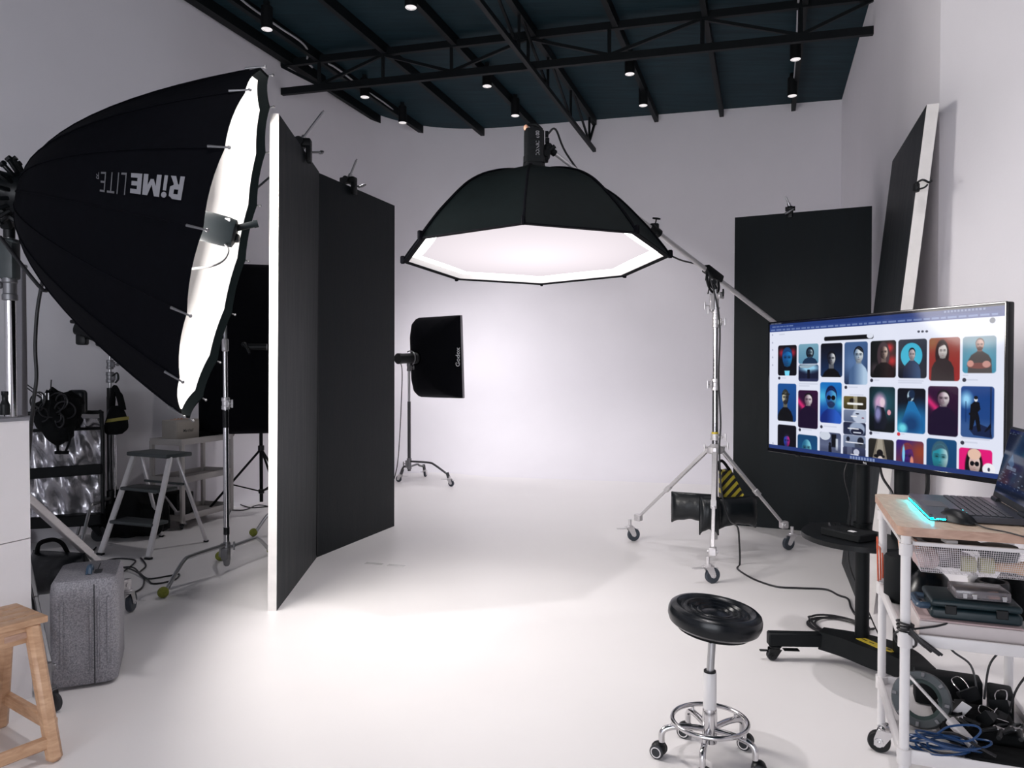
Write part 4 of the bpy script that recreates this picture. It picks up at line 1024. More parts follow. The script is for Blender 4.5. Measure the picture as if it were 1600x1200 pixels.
def tread(z, dep, off, th=.026):
    k = 1 - z / ztop
    a = tR.lerp(V(fR.x, fR.y, 0), k); b = tL_.lerp(V(fL.x, fL.y, 0), k); c = (a + b) / 2 + dv_ * off
    R = atan2((a - b).y, (a - b).x)
    mb = MB(); mb.box((c.x, c.y, z), ((a - b).length + (.05 if z > .7 else -.02), dep, th), R, .008, 2); return mb
build('top_platform', tread(ztop + .01, .24, .07, .032), M['green_grey'], sl)
build('tread', tread(.475, .19, .06), M['green_grey'], sl); build('tread', tread(.235, .17, .05), M['green_grey'], sl)
mb = MB()
for z, off in ((.50, 0), ):
    a = rR.lerp(tR, z / ztop); b = rL.lerp(tL_, z / ztop); mb.tube([V(a.x, a.y, z) + dv_ * .02, V(b.x, b.y, z) + dv_ * .02], .01, 8)
    a = rR.lerp(tR, .2 / ztop); b = rL.lerp(tL_, .2 / ztop); 
build('rear_brace', mb, M['green_grey'], sl)
mb = MB(); mb.tube([V(fR.x, fR.y, 0).lerp(tR, .7), V(rR.x, rR.y, 0).lerp(tR, .68)], .006, 6); build('spreader', mb, M['dull'], sl)

# ================================================================ cream trolley with the radio
ca = F(285, 829); cb = F(364, 806)
du = V(cb.x - ca.x, cb.y - ca.y, 0); Lt = du.length; du.normalize(); dw = V(-du.y, du.x, 0)
wt = .34
TM = frame(V(ca.x, ca.y, 0), du, dw, V(0, 0, 1))
tr_ = thing('utility_trolley', 'cream three tier utility trolley by the left wall behind the step ladder', 'trolley', ca)
def shelf(z, nm):
    mb = MB(TM)
    mb.box((Lt / 2, wt / 2, z), (Lt, wt, .008))
    for y in (0, wt): mb.box((Lt / 2, y, z + .02), (Lt, .008, .055), bev=.002)
    for x in (0, Lt): mb.box((x, wt / 2, z + .02), (.008, wt, .055), bev=.002)
    build('tray', mb, M['beige_metal'], tr_)
for z in (.085, .42, .755): shelf(z, 0)
for x in (.0, Lt):
    for y in (.0, wt):
        mb = MB(TM); mb.box((x + (.014 if x == 0 else -.014), y + (.010 if y == 0 else -.010), .42), (.04, .028, .72), bev=.003); build('post', mb, M['beige_metal'], tr_)
mb = MB(TM); mb.tube(spline([(Lt + .005, .03, .75), (Lt + .05, .03, .8), (Lt + .05, wt - .03, .8), (Lt + .005, wt - .03, .75)], 4), .008, 8)
mb.tube([(Lt + .04, .03, .79), (Lt + .04, .03, .25), (Lt, .03, .25)], .007, 8); build('push_rail', mb, M['beige_metal'], tr_)
for x in (.04, Lt - .04):
    for y in (.04, wt - .04):
        q = TM @ V(x, y, 0); caster(tr_, q, .07, .055, .02, random.uniform(0, 6), False, (M['dull'], M['rubber']))
sp = thing('radio_speaker', 'cream speaker with dark script lettering on the trolley top', 'speaker', TM @ V(.1, .15, .76))
mb = MB(TM); mb.box((.17, .155, .865), (.30, .16, .20), bev=.012, seg=3); build('body', mb, M['speaker'], sp)
mb = MB(TM); mb.box((.17, .076, .865), (.265, .006, .165), bev=.002); build('grille', mb, M['speaker_grille'], sp)
mb = MB(TM); mb.box((.17, .155, .966), (.2, .05, .006)); 
for k in range(4): mb.cyl((.10 + k * .04, .155, .966), (.10 + k * .04, .155, .978), .008, seg=10)
build('control_panel', mb, M['wood_edge'], sp)
mb = MB(); add_text(mb, 'Marshall', TM @ (Matrix.Translation((.17, .0725, .868)) @ Matrix.Rotation(pi / 2, 4, 'X') @ Matrix(((1, .25, 0, 0), (0, 1, 0, 0), (0, 0, 1, 0), (0, 0, 0, 1)))), .125, offset=.008); build('lettering', mb, M['plastic'], sp)
mb = MB(TM); mb.box((.46, .16, .785), (.22, .2, .045), bev=.01); mb.box((.42, .15, .82), (.14, .12, .03), bev=.006); mb.box((.54, .2, .80), (.06, .08, .05), bev=.004)
lone('black_case', mb, M['plastic_matt'], 'flat black case lying on the trolley top beside the cream speaker', 'case')
mb = MB(TM); mb.box((.12, .2, .21), (.2, .22, .22), .1, .02); lone('black_box', mb, M['plastic_matt'], 'black box on the lower tray of the trolley', 'box')
mb = MB(TM); mb.box((.32, .2, .18), (.12, .03, .2), .2, .008); lone('dark_board', mb, M['plastic_matt'], 'dark board leaning on the lower tray of the trolley', 'board')
mb = MB(TM); mb.lathe([(.04, 0), (.045, .06), (.04, .065)], (.05, .07, .095), seg=18); lone('white_cup', mb, M['white_plastic'], 'grey white cup on the lower tray of the trolley', 'cup')
mb = MB(); c = V(-3.20, 6.20, 0)
mb.ball((c.x + .02, c.y, .20), 1, (.30, .15, .21), 26, fn=lambda u: 1 + .10 * sin(5 * u.x + 3 * u.z) + .06 * sin(9 * u.y + 7 * u.x)); mb.box((c.x - .16, c.y - .06, .13), (.26, .16, .24), .3, .05, 3)
for v in mb.bm.verts: v.co.z = max(.004, v.co.z)
lone('duffel_bag', mb, M['canvas'], 'black duffel bag slumped on the floor behind the step ladder', 'bag')

# ================================================================ black stand with the hanging yellow striped bag
BK = V(P(173, 700, 6.15).x, 6.15, 0)
hs = thing('light_stand', 'black and chrome light stand holding the bag with a yellow stripe', 'light stand', BK)
def bz_(py): return P(173, py, 6.15).z
mb = MB(); mb.cyl(BK + V(-.008, 0, .12), BK + V(-.008, 0, bz_(620)), .022, seg=16); build('lower_tube', mb, M['gunmetal'], hs)
mb = MB(); mb.cyl(BK + V(.035, .0, .12), BK + V(.035, 0, bz_(660)), .011, seg=12); build('side_tube', mb, M['chrome'], hs)
mb = MB(); mb.cyl(BK + V(0, 0, bz_(640)), BK + V(0, 0, bz_(606)), .026, seg=14); build('grip_sleeve', mb, M['plastic'], hs)
mb = MB(); mb.cyl(BK + V(0, 0, bz_(625)), BK + V(0, 0, bz_(545)), .012, seg=14); build('upper_tube', mb, M['satin'], hs)
mb = MB(); collar(mb, BK + V(0, 0, bz_(577)), .020, .08, V(1, -.3, 0), 0, False); build('collar', mb, M['dull'], hs)
mb = MB(); collar(mb, BK + V(0, 0, bz_(598)), .024, .09, V(1, -.4, 0)); build('collar', mb, M['dull'], hs)
mb = MB(); mb.tube(spline([BK + V(.03, -.02, bz_(588)), BK + V(.075, -.03, bz_(583)), BK + V(.085, -.03, bz_(592)), BK + V(.06, -.03, bz_(598))], 5), .008, 8); build('hook', mb, M['plastic'], hs)
for f in (F(118, 841), V(BK.x + .45, BK.y + .42, 0), V(BK.x + .05, BK.y - .55, 0)): tube_leg(V(f.x, f.y, 0), BK, .34, .0125, hs, False, 'satin', .5)
mb = MB(); mb.lathe([(.02, 0), (.034, .01), (.034, .3), (.02, .31)], BK + V(0, 0, .10), seg=16); build('leg_hub', mb, M['plastic'], hs)
mb = MB(); q = P(140, 520, 6.05); mb.cyl(q + V(-.09, 0, .05), q + V(.1, 0, -.02), .07, seg=20); mb.box(q + V(-.06, 0, -.055), (.08, .08, .09), .1, .015, 2); mb.box(q + V(-.09, 0, .09), (.10, .09, .03), 0, .008, 1); mb.beam(q + V(.06, 0, -.08), BK + V(0, 0, bz_(542)), .05, .05, .01)
o = lone('lamp_head', mb, M['plastic'], 'black lamp head on the stand half hidden behind the giant softbox', 'studio light')
hk = BK + V(.07, -.03, bz_(600))
bgs = thing('weight_bag', 'black canvas weight bag with a yellow stripe hanging from the light stand', 'sandbag', P(180, 680, 6.1))
prof_ = [(0, .02, .612), (0, .06, .632), (.01, .10, .648), (.03, .125, .66), (0, 0, 0)]
ctr = lambda px, py: P(px, py, 6.1)
rings = []
for px0, px1, py, dp in ((173, 190, 634, .03), (170, 195, 645, .06), (167, 198, 656, .085), (165, 199, 664, .09), (163, 199, 668, .09), (162, 197, 672, .085), (168, 190, 678, .06), (174, 184, 679, .03)):
    a, b = ctr(px0, py), ctr(px1, py); rings.append([(a + b) / 2 + V((b - a).length / 2 * cos(t), dp * sin(t), 0) for t in [2 * pi * k / 20 for k in range(20)]])
mb = MB(); mb.loft(rings); build('bag', mb, M['canvas'], bgs)
mb = MB(); rb = []
for px0, px1, py, dp in ((169.2, 198.2, 653.0, .080), (167.6, 199, 658, .090)):
    a, b = ctr(px0, py), ctr(px1, py); rb.append([(a + b) / 2 + V(((b - a).length / 2 + .004) * cos(t), (dp + .006) * sin(t), (.012 * cos(t))) for t in [2 * pi * k / 20 for k in range(20)]])
mb.loft(rb, caps=False); tag(build('stripe', mb, M['yellow_dull'], bgs), 'dull yellow stripe round the bag')
mb = MB(); mb.tube(spline([ctr(192, 641), ctr(187, 620), ctr(180, 605), ctr(177.5, 612), ctr(176, 625), ctr(175, 638)], 6), [.028] * 8 + [.02] * 15 + [.024] * 8, 8); build('handle', mb, M['canvas'], bgs)

# ================================================================ folding hand cart with silver cloth and the heap of clamps
ha, hb2 = V(-3.66, 6.02, 0), V(-3.02, 5.86, 0)
p0, p1 = P(40, 650, 5.75), P(159, 650, 5.95)
hc = thing('hand_cart', 'black framed hand cart wrapped in crumpled silver cloth, left behind the cabinet', 'cart', V(p1.x, p1.y, 0))
a, b = V(p0.x - .15, p0.y, 0), V(p1.x, p1.y, 0); uu = (b - a).normalized(); nn_ = V(uu.y, -uu.x, 0); LL = (b - a).length
zt_ = P(150, 646, 5.95).z
mb = MB(); mb.tube(spline([a + V(0, 0, .25), a + V(0, 0, zt_ - .07), a + uu * .06 + V(0, 0, zt_), b - uu * .07 + V(0, 0, zt_ + .01), b + V(0, 0, zt_ - .07), b + V(0, 0, .25)], 5), .016, 10)
mb.tube([a + V(0, 0, P(100, 672, 5.9).z), b + V(0, 0, P(157, 669, 5.95).z)], .014, 8); build('frame', mb, M['plastic'], hc)
mb = MB(); nx, nz = 40, 40; vs = []; fs = []
for j in range(nz + 1):
    for i in range(nx + 1):
        s, t = i / nx, j / nz
        wob = .022 * sin(9 * s + 5 * t) + .016 * sin(23 * s - 7 * t + 1) + .014 * sin(17 * t + 4 * s) + .010 * sin(41 * s + 19 * t) + .03 * sin(6 * (s - t * .6))
        vs.append(a + uu * (LL * (.02 + .96 * s)) + nn_ * (-.06 + wob) + V(0, 0, .22 + (zt_ - .26) * t))
for j in range(nz):
    for i in range(nx): q = j * (nx + 1) + i; fs.append((q, q + 1, q + nx + 2, q + nx + 1))
vs2 = [v - nn_ * .05 for v in vs]; nV = len(vs)
mb.add(vs + vs2, fs + [tuple(nV + i for i in reversed(f)) for f in fs]); build('silver_cloth', mb, M['silver_cloth'], hc, 60)
zs = P(100, 738, 5.9).z
mb = MB(); mb.beam(a + nn_ * .03 + V(0, 0, zs), b + nn_ * .03 + V(0, 0, zs + .025), .02, .085, .006); build('strap_bar', mb, M['plastic_matt'], hc)
mb = MB(); mb.box((a + b) / 2 - nn_ * .18 + V(0, 0, .20), (LL, .42, .09), atan2(uu.y, uu.x), .01, 1); build('base_deck', mb, M['plastic_matt'], hc)
for k, off in ((.08, -.1), (.93, -.1)):
    q = a + uu * (LL * k) - nn_ * .1; caster(hc, q, .16, .12, .035, atan2(uu.y, uu.x) + .4, False, (M['plastic'], M['rubber']))
mb = MB(); q = P(92, 640, 5.62); rnd = random.Random(3)
mb.ball(q + V(0, 0, -.02), 1, (.17, .13, .165), 26, fn=lambda u: 1 + .13 * sin(6 * u.x + 4 * u.z) + .09 * sin(11 * u.y + 8 * u.z) + .06 * sin(17 * u.x))
mb.ball(q + V(.02, -.04, -.14), 1, (.12, .09, .12), 18, fn=lambda u: 1 + .12 * sin(7 * u.x + 5 * u.z))
tb = thing('shoulder_bag', 'lumpy black bag with rods and straps hanging on the hand cart', 'bag', q - V(0, 0, .3)); build('bag', mb, M['canvas'], tb)
mb = MB()
for k in range(9):
    th_ = rnd.uniform(0, pi); mb.torus(q + V(rnd.uniform(-.13, .12), -.12 + rnd.uniform(-.02, .02), rnd.uniform(-.10, .08)), rnd.uniform(.04, .08), .006, (rnd.uniform(-.5, .5), 1, rnd.uniform(-.5, .5)), 20, 6)
build('coiled_cord', mb, M['cable'], tb)
mb = MB(); mb.tube([P(79, 614, 5.6), P(83, 606, 5.6) * .3 + P(79, 588, 5.6) * .7], .005, 6); build('rod', mb, M['cable'], tb)
for s_ in ((P(37, 602, 5.6), P(66, 624, 5.6)), (P(41, 600, 5.6), P(70, 621, 5.6))):
    mb = MB(); mb.tube(list(s_), .004, 6); build('rod', mb, M['cable'], tb)
for pts in ([P(91, 672, 5.55), P(90, 695, 5.55), P(91, 707, 5.55)], [P(106, 672, 5.55), P(109, 688, 5.55), P(102, 707, 5.55)]):
    mb = MB(); mb.tube(spline(pts, 5), .009, 8); mb.box(pts[-1], (.05, .02, .025), .2, .005, 1); build('strap', mb, M['canvas'], tb)
mb = MB()
for k in range(3): mb.cyl(q + V(-.04 + .022 * k, -.13, .08), q + V(-.04 + .022 * k, -.13, .13), .006, seg=8)
build('buckle', mb, M['satin'], tb)
mb = MB(); q = P(121, 628, 5.72); mb.box(q, (.13, .09, .19), .1, .03, 3); q0_ = MB
lone('pouch', mb, M['leather'], 'small black quilted pouch standing on the hand cart beside the lumpy bag', 'pouch')
mb = MB(); q = P(40, 530, 4.9)
mb.beam(P(31, 650, 4.75), P(31, 416, 4.95), .05, .03, .004, up=V(0, 1, 0)); mb.beam(P(36, 650, 4.8), P(33, 418, 5.0), .05, .03, .004, up=V(0, 1, 0))
mb.box(P(29, 416, 4.95), (.10, .04, .02), 0, .004, 1)
lone('folded_frame', mb, M['band_grey'], 'slim blue grey folded frame standing against the left wall behind the chrome stand', 'frame')
# ================================================================ screen pictures (worked out point by point)
def S(c): return np.array(c, float) / 255.0
def blend(img, mask, col):
    img += (np.asarray(col) - img) * mask[..., None]
def ell(x, y, cx, cy, rx, ry, soft=.15):
    d = np.sqrt(((x - cx) / rx) ** 2 + ((y - cy) / ry) ** 2); return np.clip((1 + soft / 2 - d) / soft, 0, 1)
def rct(x, y, x0, y0, x1, y1, r=.0, px=.004):
    dx = np.maximum(np.maximum(x0 + r - x, x - x1 + r), 0); dy = np.maximum(np.maximum(y0 + r - y, y - y1 + r), 0)
    d = np.sqrt(dx * dx + dy * dy) - r; return np.clip(.5 - d / px, 0, 1)
def pol(x, y, pts, soft=.01):
    n = len(pts); inside = np.zeros_like(x, bool); dist = np.full(x.shape, 9.0)
    for i in range(n):
        x0, y0 = pts[i]; x1, y1 = pts[(i + 1) % n]
        c = ((y0 > y) != (y1 > y)) & (x < (x1 - x0) * (y - y0) / ((y1 - y0) if y1 != y0 else 1e-9) + x0); inside ^= c
        ex, ey = x1 - x0, y1 - y0; t = np.clip(((x - x0) * ex + (y - y0) * ey) / (ex * ex + ey * ey + 1e-12), 0, 1)
        dist = np.minimum(dist, np.hypot(x - x0 - t * ex, y - y0 - t * ey))
    sd = np.where(inside, dist, -dist); return np.clip(.5 + sd / soft, 0, 1)
def portrait(bg=((10, 12, 20), (5, 6, 10)), glows=(), head=(.5, .36, .17, .22), lit=(220, 200, 190), dark=(40, 40, 50), split=0.0, ldir=1, hair=(15, 14, 16), style='short', cloth=(12, 12, 16), clothlit=None, sh=(.62, .44), neck=True, glasses=False, beard=None, band=None, extra=None):
    def f(x, y, ar):
        img = np.empty(x.shape + (3,)); t = y[..., None]; img[:] = S(bg[0]) * (1 - t) + S(bg[1]) * t
        if band is not None:
            (m, c, wd, col) = band; d = np.abs(y - (m * x + c)); blend(img, np.exp(-(d / wd) ** 2), S(col))
        for gx, gy, gr, col, k in glows: blend(img, k * np.exp(-((((x - gx)) ** 2 + ((y - gy) * ar) ** 2) / gr ** 2)), S(col))
        hx, hy, rx, ry = head; sy, sw = sh
        if style == 'long': blend(img, ell(x, y, hx - .02, hy + ry * .5, rx * 1.6, ry * 2.0, .15), S(hair))
        if style == 'hood': blend(img, ell(x, y, hx, hy + .02, rx * 1.5, ry * 1.3, .12), S(hair))
        nw = rx * .62
        if neck: blend(img, rct(x, y, hx - nw, hy, hx + nw, sy + .06, .02), S(lit) * .35 + S(dark) * .4)
        body = pol(x, y, [(hx - nw * 1.1, sy - .03), (hx + nw * 1.1, sy - .03), (hx + sw * .75, sy + .07), (hx + sw, sy + .2), (hx + sw * 1.1, 1.2), (hx - sw * 1.1, 1.2), (hx - sw, sy + .2), (hx - sw * .75, sy + .07)], .03)
        cl = np.empty(x.shape + (3,)); cl[:] = S(cloth)
        if clothlit is not None: k = np.clip(.5 + ldir * (x - hx) * 2.2, 0, 1)[..., None]; cl = cl * (1 - k) + S(clothlit) * k
        img += (cl - img) * body[..., None]
        if style != 'bald':
            blend(img, ell(x, y, hx, hy - ry * .20, rx * 1.10, ry * .96, .12), S(hair))
        fm = ell(x, y, hx, hy + ry * .1, rx, ry, .1)
        k = np.clip(.45 + ldir * ((x - hx) / rx - split) * .75, 0, 1)[..., None]; k = k * k * (3 - 2 * k); fc = (S(dark) * (1 - k) + S(lit) * k) * (1 - .35 * np.clip((y - hy) / ry, 0, 1))[..., None] * .92
        img += (fc - img) * fm[..., None]
        if style in ('short', 'long', 'cap', 'hood'):
            top = fm * np.clip((hy - ry * .42 - y + .05 * np.sin(9 * x)) / .03, 0, 1); blend(img, top, S(hair))
        if style == 'cap': blend(img, rct(x, y, hx - rx * 1.15, hy - ry * .55, hx + rx * 1.4, hy - ry * .36, .02, .02), S(hair) * .7)
        for k in (-1, 1):
            ex = hx + k * rx * .42; ey = hy + ry * .02
            if glasses: blend(img, ell(x, y, ex, ey + ry * .05, rx * .40, ry * .24, .15), S((4, 5, 14)))
            else:
                blend(img, ell(x, y, ex, ey - ry * .03, rx * .36, ry * .15, 1.2) * .6, S(dark) * .5); blend(img, ell(x, y, ex, ey, rx * .18, ry * .05, .7) * .8, S(dark) * .25); blend(img, ell(x, y, ex, ey - ry * .18, rx * .32, ry * .04, .7) * .6, S(hair) * .8)
        blend(img, ell(x, y, hx + ldir * -.06 * rx, hy + ry * .26, rx * .10, ry * .2, .6) * .5, S(dark)); blend(img, ell(x, y, hx, hy + ry * .42, rx * .16, ry * .05, .6) * .6, S(dark) * .6)
        if beard: blend(img, ell(x, y, hx, hy + ry * .80, rx * .78, ry * .36, .3) * fm * .85, S(beard))
        blend(img, ell(x, y, hx, hy + ry * .64, rx * .28, ry * .045, .8) * .65, S(dark) * .5 + S((40, 8, 12)))
        if extra: extra(img, x, y)
        return img
    return f
def scene_pic(base, *ops):
    def f(x, y, ar):
        img = np.empty(x.shape + (3,)); t = y[..., None]; img[:] = S(base[0]) * (1 - t) + S(base[1]) * t
        for kind, args, col in ops:
            m = {'e': ell, 'r': rct, 'p': lambda x, y, *p: pol(x, y, p)}[kind](x, y, *args); blend(img, m, S(col))
        return img
    return f
def shirtcol(img, x, y):
    blend(img, pol(x, y, [(.36, .84), (.64, .84), (.60, 1.05), (.40, 1.05)], .02), S((120, 215, 245)))
# the screen's own corners as they stand in the photograph, only to carry the layout over to the flat panel
TVC = [(1201, 500), (1573, 475), (1573, 764.5), (1199, 701)]
def homog(src, dst):
    A = []; b = []
    for (x, y), (u, v) in zip(src, dst):
        A.append([x, y, 1, 0, 0, 0, -u * x, -u * y]); b.append(u); A.append([0, 0, 0, x, y, 1, -v * x, -v * y]); b.append(v)
    h = np.linalg.solve(np.array(A, float), np.array(b, float)); return np.append(h, 1).reshape(3, 3)
HM = homog(TVC, [(0, 0), (1, 0), (1, 1), (0, 1)])
def uv(cx, cy):
    q = HM @ np.array([1180 + cx / 3.8095, 470 + cy / 3.8095, 1.0]); return q[0] / q[2], q[1] / q[2]
def crd(x0, yt, x1, yb):
    a = uv((x0 + x1) / 2, yt); u0 = uv(x0, (yt + yb) / 2)[0]; u1 = uv(x1, (yt + yb) / 2)[0]; return u0, a[1], u1, uv((x0 + x1) / 2, yb)[1]
NX, NY = 620, 349
gx, gy = np.meshgrid(np.linspace(0, 1, NX), np.linspace(0, 1, NY))
IMG = np.empty((NY, NX, 3)); IMG[:] = S((226, 230, 246))
ASP = 1.78
def paste(c, fn, r=.010):
    u0, v0, u1, v1 = c; m = rct(gx, gy * 1.0, u0, v0, u1, v1, 0, .0016)
    mm = rct(gx, gy / ASP, u0, v0 / ASP, u1, v1 / ASP, r, .0025)
    x = (gx - u0) / (u1 - u0); y = (gy - v0) / (v1 - v0)
    ii = np.where(mm > 0); r0, r1, c0_, c1_ = ii[0].min(), ii[0].max() + 1, ii[1].min(), ii[1].max() + 1
    sub = fn(x[r0:r1, c0_:c1_], y[r0:r1, c0_:c1_], ((v1 - v0) / ASP) / (u1 - u0)); IMG[r0:r1, c0_:c1_] += (np.clip(sub, 0, 1) - IMG[r0:r1, c0_:c1_]) * mm[r0:r1, c0_:c1_, None]
p_ = portrait
magenta = dict(bg=((48, 10, 50), (22, 6, 34)), band=(.62, .28, .10, (205, 40, 110)), head=(.52, .24, .19, .15), lit=(238, 226, 232), dark=(120, 90, 110), ldir=1, split=-.3, hair=(20, 16, 22), cloth=(24, 8, 40), sh=(.44, .46))
paste(crd(132, 252, 243, 432), p_(bg=((8, 8, 18), (8, 8, 16)), glows=((.2, .25, .16, (190, 40, 60), .8), (.8, .25, .16, (190, 40, 60), .8)), head=(.5, .40, .25, .29), lit=(30, 130, 200), dark=(20, 90, 160), hair=(20, 60, 110), cloth=(8, 8, 16), sh=(.72, .5), extra=shirtcol))
paste(crd(254, 247, 373, 365), p_(bg=((120, 165, 185), (85, 135, 165)), head=(.58, .42, .13, .22), lit=(190, 215, 225), dark=(40, 60, 80), split=.2, hair=(14, 22, 36), style='hood', cloth=(24, 48, 78), sh=(.70, .36), beard=(20, 26, 36)))
paste(crd(254, 369, 373, 470), scene_pic(((20, 30, 60), (30, 36, 66)), ('e', (.55, .22, .42, .25, .9), (150, 205, 235)), ('p', ((0, .05), (.95, .0), (.5, .22), (.1, .2)), (150, 170, 185)), ('r', (.0, .45, .3, .9, .0, .3), (12, 16, 40)), ('r', (.68, .4, 1, .9, .0, .3), (12, 16, 40)), ('r', (.44, .3, .58, .85, .05, .05), (8, 10, 26)), ('r', (.0, .85, 1, 1, .0, .1), (60, 66, 110))))
paste(crd(386, 246, 515, 447), p_(bg=((8, 10, 20), (24, 50, 92)), head=(.50, .44, .18, .18), lit=(225, 228, 232), dark=(30, 34, 50), split=-.1, hair=(12, 12, 20), cloth=(6, 7, 10), sh=(.78, .42)))
paste(crd(527, 241, 666, 495), p_(bg=((62, 92, 140), (30, 44, 76)), glows=((.35, .5, .5, (110, 145, 195), .6),), head=(.62, .30, .19, .17), lit=(232, 240, 246), dark=(92, 122, 160), split=-.5, hair=(14, 18, 28), cloth=(70, 98, 140), clothlit=(175, 200, 225), sh=(.54, .40)))
paste(crd(683, 237, 835, 457), p_(bg=((14, 18, 18), (10, 12, 12)), glows=((.75, .2, .16, (215, 40, 48), .9), (.85, .55, .2, (205, 40, 45), .85), (.2, .75, .2, (110, 90, 100), .5)), head=(.53, .30, .15, .18), lit=(225, 200, 185), dark=(60, 44, 44), hair=(66, 50, 56), style='long', cloth=(12, 12, 12), clothlit=(28, 10, 12), sh=(.62, .40)))
paste(crd(849, 233, 1019, 464), p_(bg=((50, 56, 70), (16, 20, 34)), glows=(), head=(.49, .38, .11, .14), lit=(228, 210, 208), dark=(150, 140, 150), hair=(16, 20, 30), cloth=(26, 34, 60), clothlit=(56, 80, 120), sh=(.58, .30)))
c = crd(849, 233, 1019, 464)
def disc(img, x, y): pass
f0 = p_(bg=((50, 56, 70), (16, 20, 34)), head=(.49, .38, .11, .14), lit=(228, 210, 208), dark=(160, 150, 160), hair=(16, 20, 30), cloth=(26, 34, 60), clothlit=(50, 74, 112), sh=(.58, .30))
def discbg(x, y, ar):
    im = f0(x, y, ar); fg = f0(x, y, ar); base = np.empty(x.shape + (3,)); t = y[..., None]; base[:] = S((50, 56, 70)) * (1 - t) + S((16, 20, 34)) * t
    diff = np.abs(fg - base).sum(-1) > .03; m = ell(x, y, .47, .42, .38, .33, .06) * (~diff); blend(im, m, S((62, 178, 210))); return im
paste(c, discbg)
paste(crd(1033, 227, 1218, 485), p_(bg=((140, 62, 50), (150, 34, 34)), glows=((.1, .1, .25, (150, 110, 70), .7),), head=(.45, .30, .14, .17), lit=(240, 235, 232), dark=(225, 215, 214), hair=(44, 28, 30), style='long', cloth=(48, 38, 40), sh=(.50, .36)))
paste(crd(1234, 223, 1436, 443), p_(bg=((120, 140, 155), (62, 140, 170)), glows=((.5, .5, .5, (96, 180, 205), .5),), head=(.52, .22, .12, .15), lit=(215, 170, 158), dark=(150, 110, 104), split=-.6, hair=(90, 70, 66), cloth=(84, 78, 78), sh=(.44, .34), beard=(90, 60, 54), extra=lambda img, x, y: [blend(img, ell(x, y, .5, .80, .36, .08, .2), S((130, 84, 80))), blend(img, ell(x, y, .24, .74, .10, .09, .2), S((205, 150, 140))), blend(img, ell(x, y, .72, .76, .12, .09, .2), S((200, 150, 142)))]))
paste(crd(129, 480, 240, 705), p_(bg=((24, 80, 150), (18, 60, 120)), head=(.42, .36, .17, .18), lit=(226, 220, 190), dark=(40, 44, 50), split=.1, ldir=-1, hair=(44, 46, 40), style='cap', cloth=(8, 9, 14), sh=(.66, .40), beard=(30, 30, 34)))
paste(crd(251, 523, 369, 750), p_(**magenta))
paste(crd(382, 478, 511, 722), p_(bg=((20, 110, 190), (16, 50, 140)), glows=((.1, .35, .3, (90, 200, 230), .8), (.95, .5, .25, (80, 210, 235), .8)), head=(.52, .36, .24, .24), lit=(90, 180, 230), dark=(40, 100, 180), hair=(14, 24, 70), cloth=(18, 40, 120), clothlit=(40, 90, 190), sh=(.68, .5), glasses=True, beard=(24, 40, 80)))
minis = [crd(523, 565, 659, 642), crd(523, 647, 658, 719), crd(521, 721, 656, 797), crd(521, 799, 655, 877), crd(519, 871, 655, 962)]
paste(minis[0], scene_pic(((110, 96, 50), (60, 54, 30)), ('e', (.38, .35, .12, .2, .3), (30, 24, 20)), ('r', (.45, .0, .62, 1, 0, .05), (215, 212, 205)), ('r', (.62, 0, 1, 1, 0, .05), (18, 16, 18)), ('r', (.16, .5, .86, .66, .05, .05), (245, 245, 245))), .007)
paste(minis[1], scene_pic(((120, 132, 160), (84, 96, 124)), ('e', (.75, .5, .35, .6, .2), (185, 195, 215)), ('e', (.62, .3, .08, .06, .4), (30, 34, 50)), ('e', (.86, .62, .06, .05, .4), (120, 60, 80)), ('r', (.33, .48, .6, .58, .04, .05), (240, 240, 245))), .007)
paste(minis[2], scene_pic(((30, 36, 62), (40, 48, 74)), ('e', (.62, .5, .34, .55, .2), (150, 164, 190)), ('e', (.62, .72, .28, .30, .1), (24, 28, 52)), ('r', (.45, .74, .8, .84, .03, .03), (205, 210, 225)), ('r', (.2, .45, .7, .54, .03, .05), (230, 232, 240))), .007)
paste(minis[3], scene_pic(((130, 142, 168), (100, 112, 140)), ('e', (.22, .3, .08, .18, .3), (24, 28, 44)), ('e', (.78, .4, .14, .3, .2), (22, 26, 40)), ('r', (.55, .6, 1, 1, 0, .1), (16, 18, 30)), ('r', (.1, .52, .9, .6, .03, .05), (235, 236, 244))), .007)
paste(minis[4], scene_pic(((60, 66, 96), (20, 24, 44)), ('e', (.6, .3, .13, .2, .2), (190, 195, 215)), ('r', (.2, .0, .4, .6, 0, .05), (120, 126, 150)), ('p', ((.2, 1), (.45, .5), (.75, .5), (1, 1)), (14, 16, 30)), ('r', (.35, .45, .7, .55, .03, .05), (235, 236, 244))), .007)
paste(crd(676, 512, 830, 782), scene_pic(((12, 34, 40), (6, 12, 18)), ('e', (.62, .35, .5, .3, 1.2), (24, 70, 84)), ('e', (.42, .36, .22, .2, .8), (200, 160, 195)), ('e', (.52, .34, .1, .1, .5), (225, 200, 215)), ('p', ((.3, .42), (.58, .46), (.72, .75), (.6, .95), (.22, .95), (.18, .7)), (16, 20, 34)), ('e', (.78, .56, .07, .06, .3), (220, 150, 165)), ('e', (.35, .6, .12, .16, .9), (130, 130, 180))))
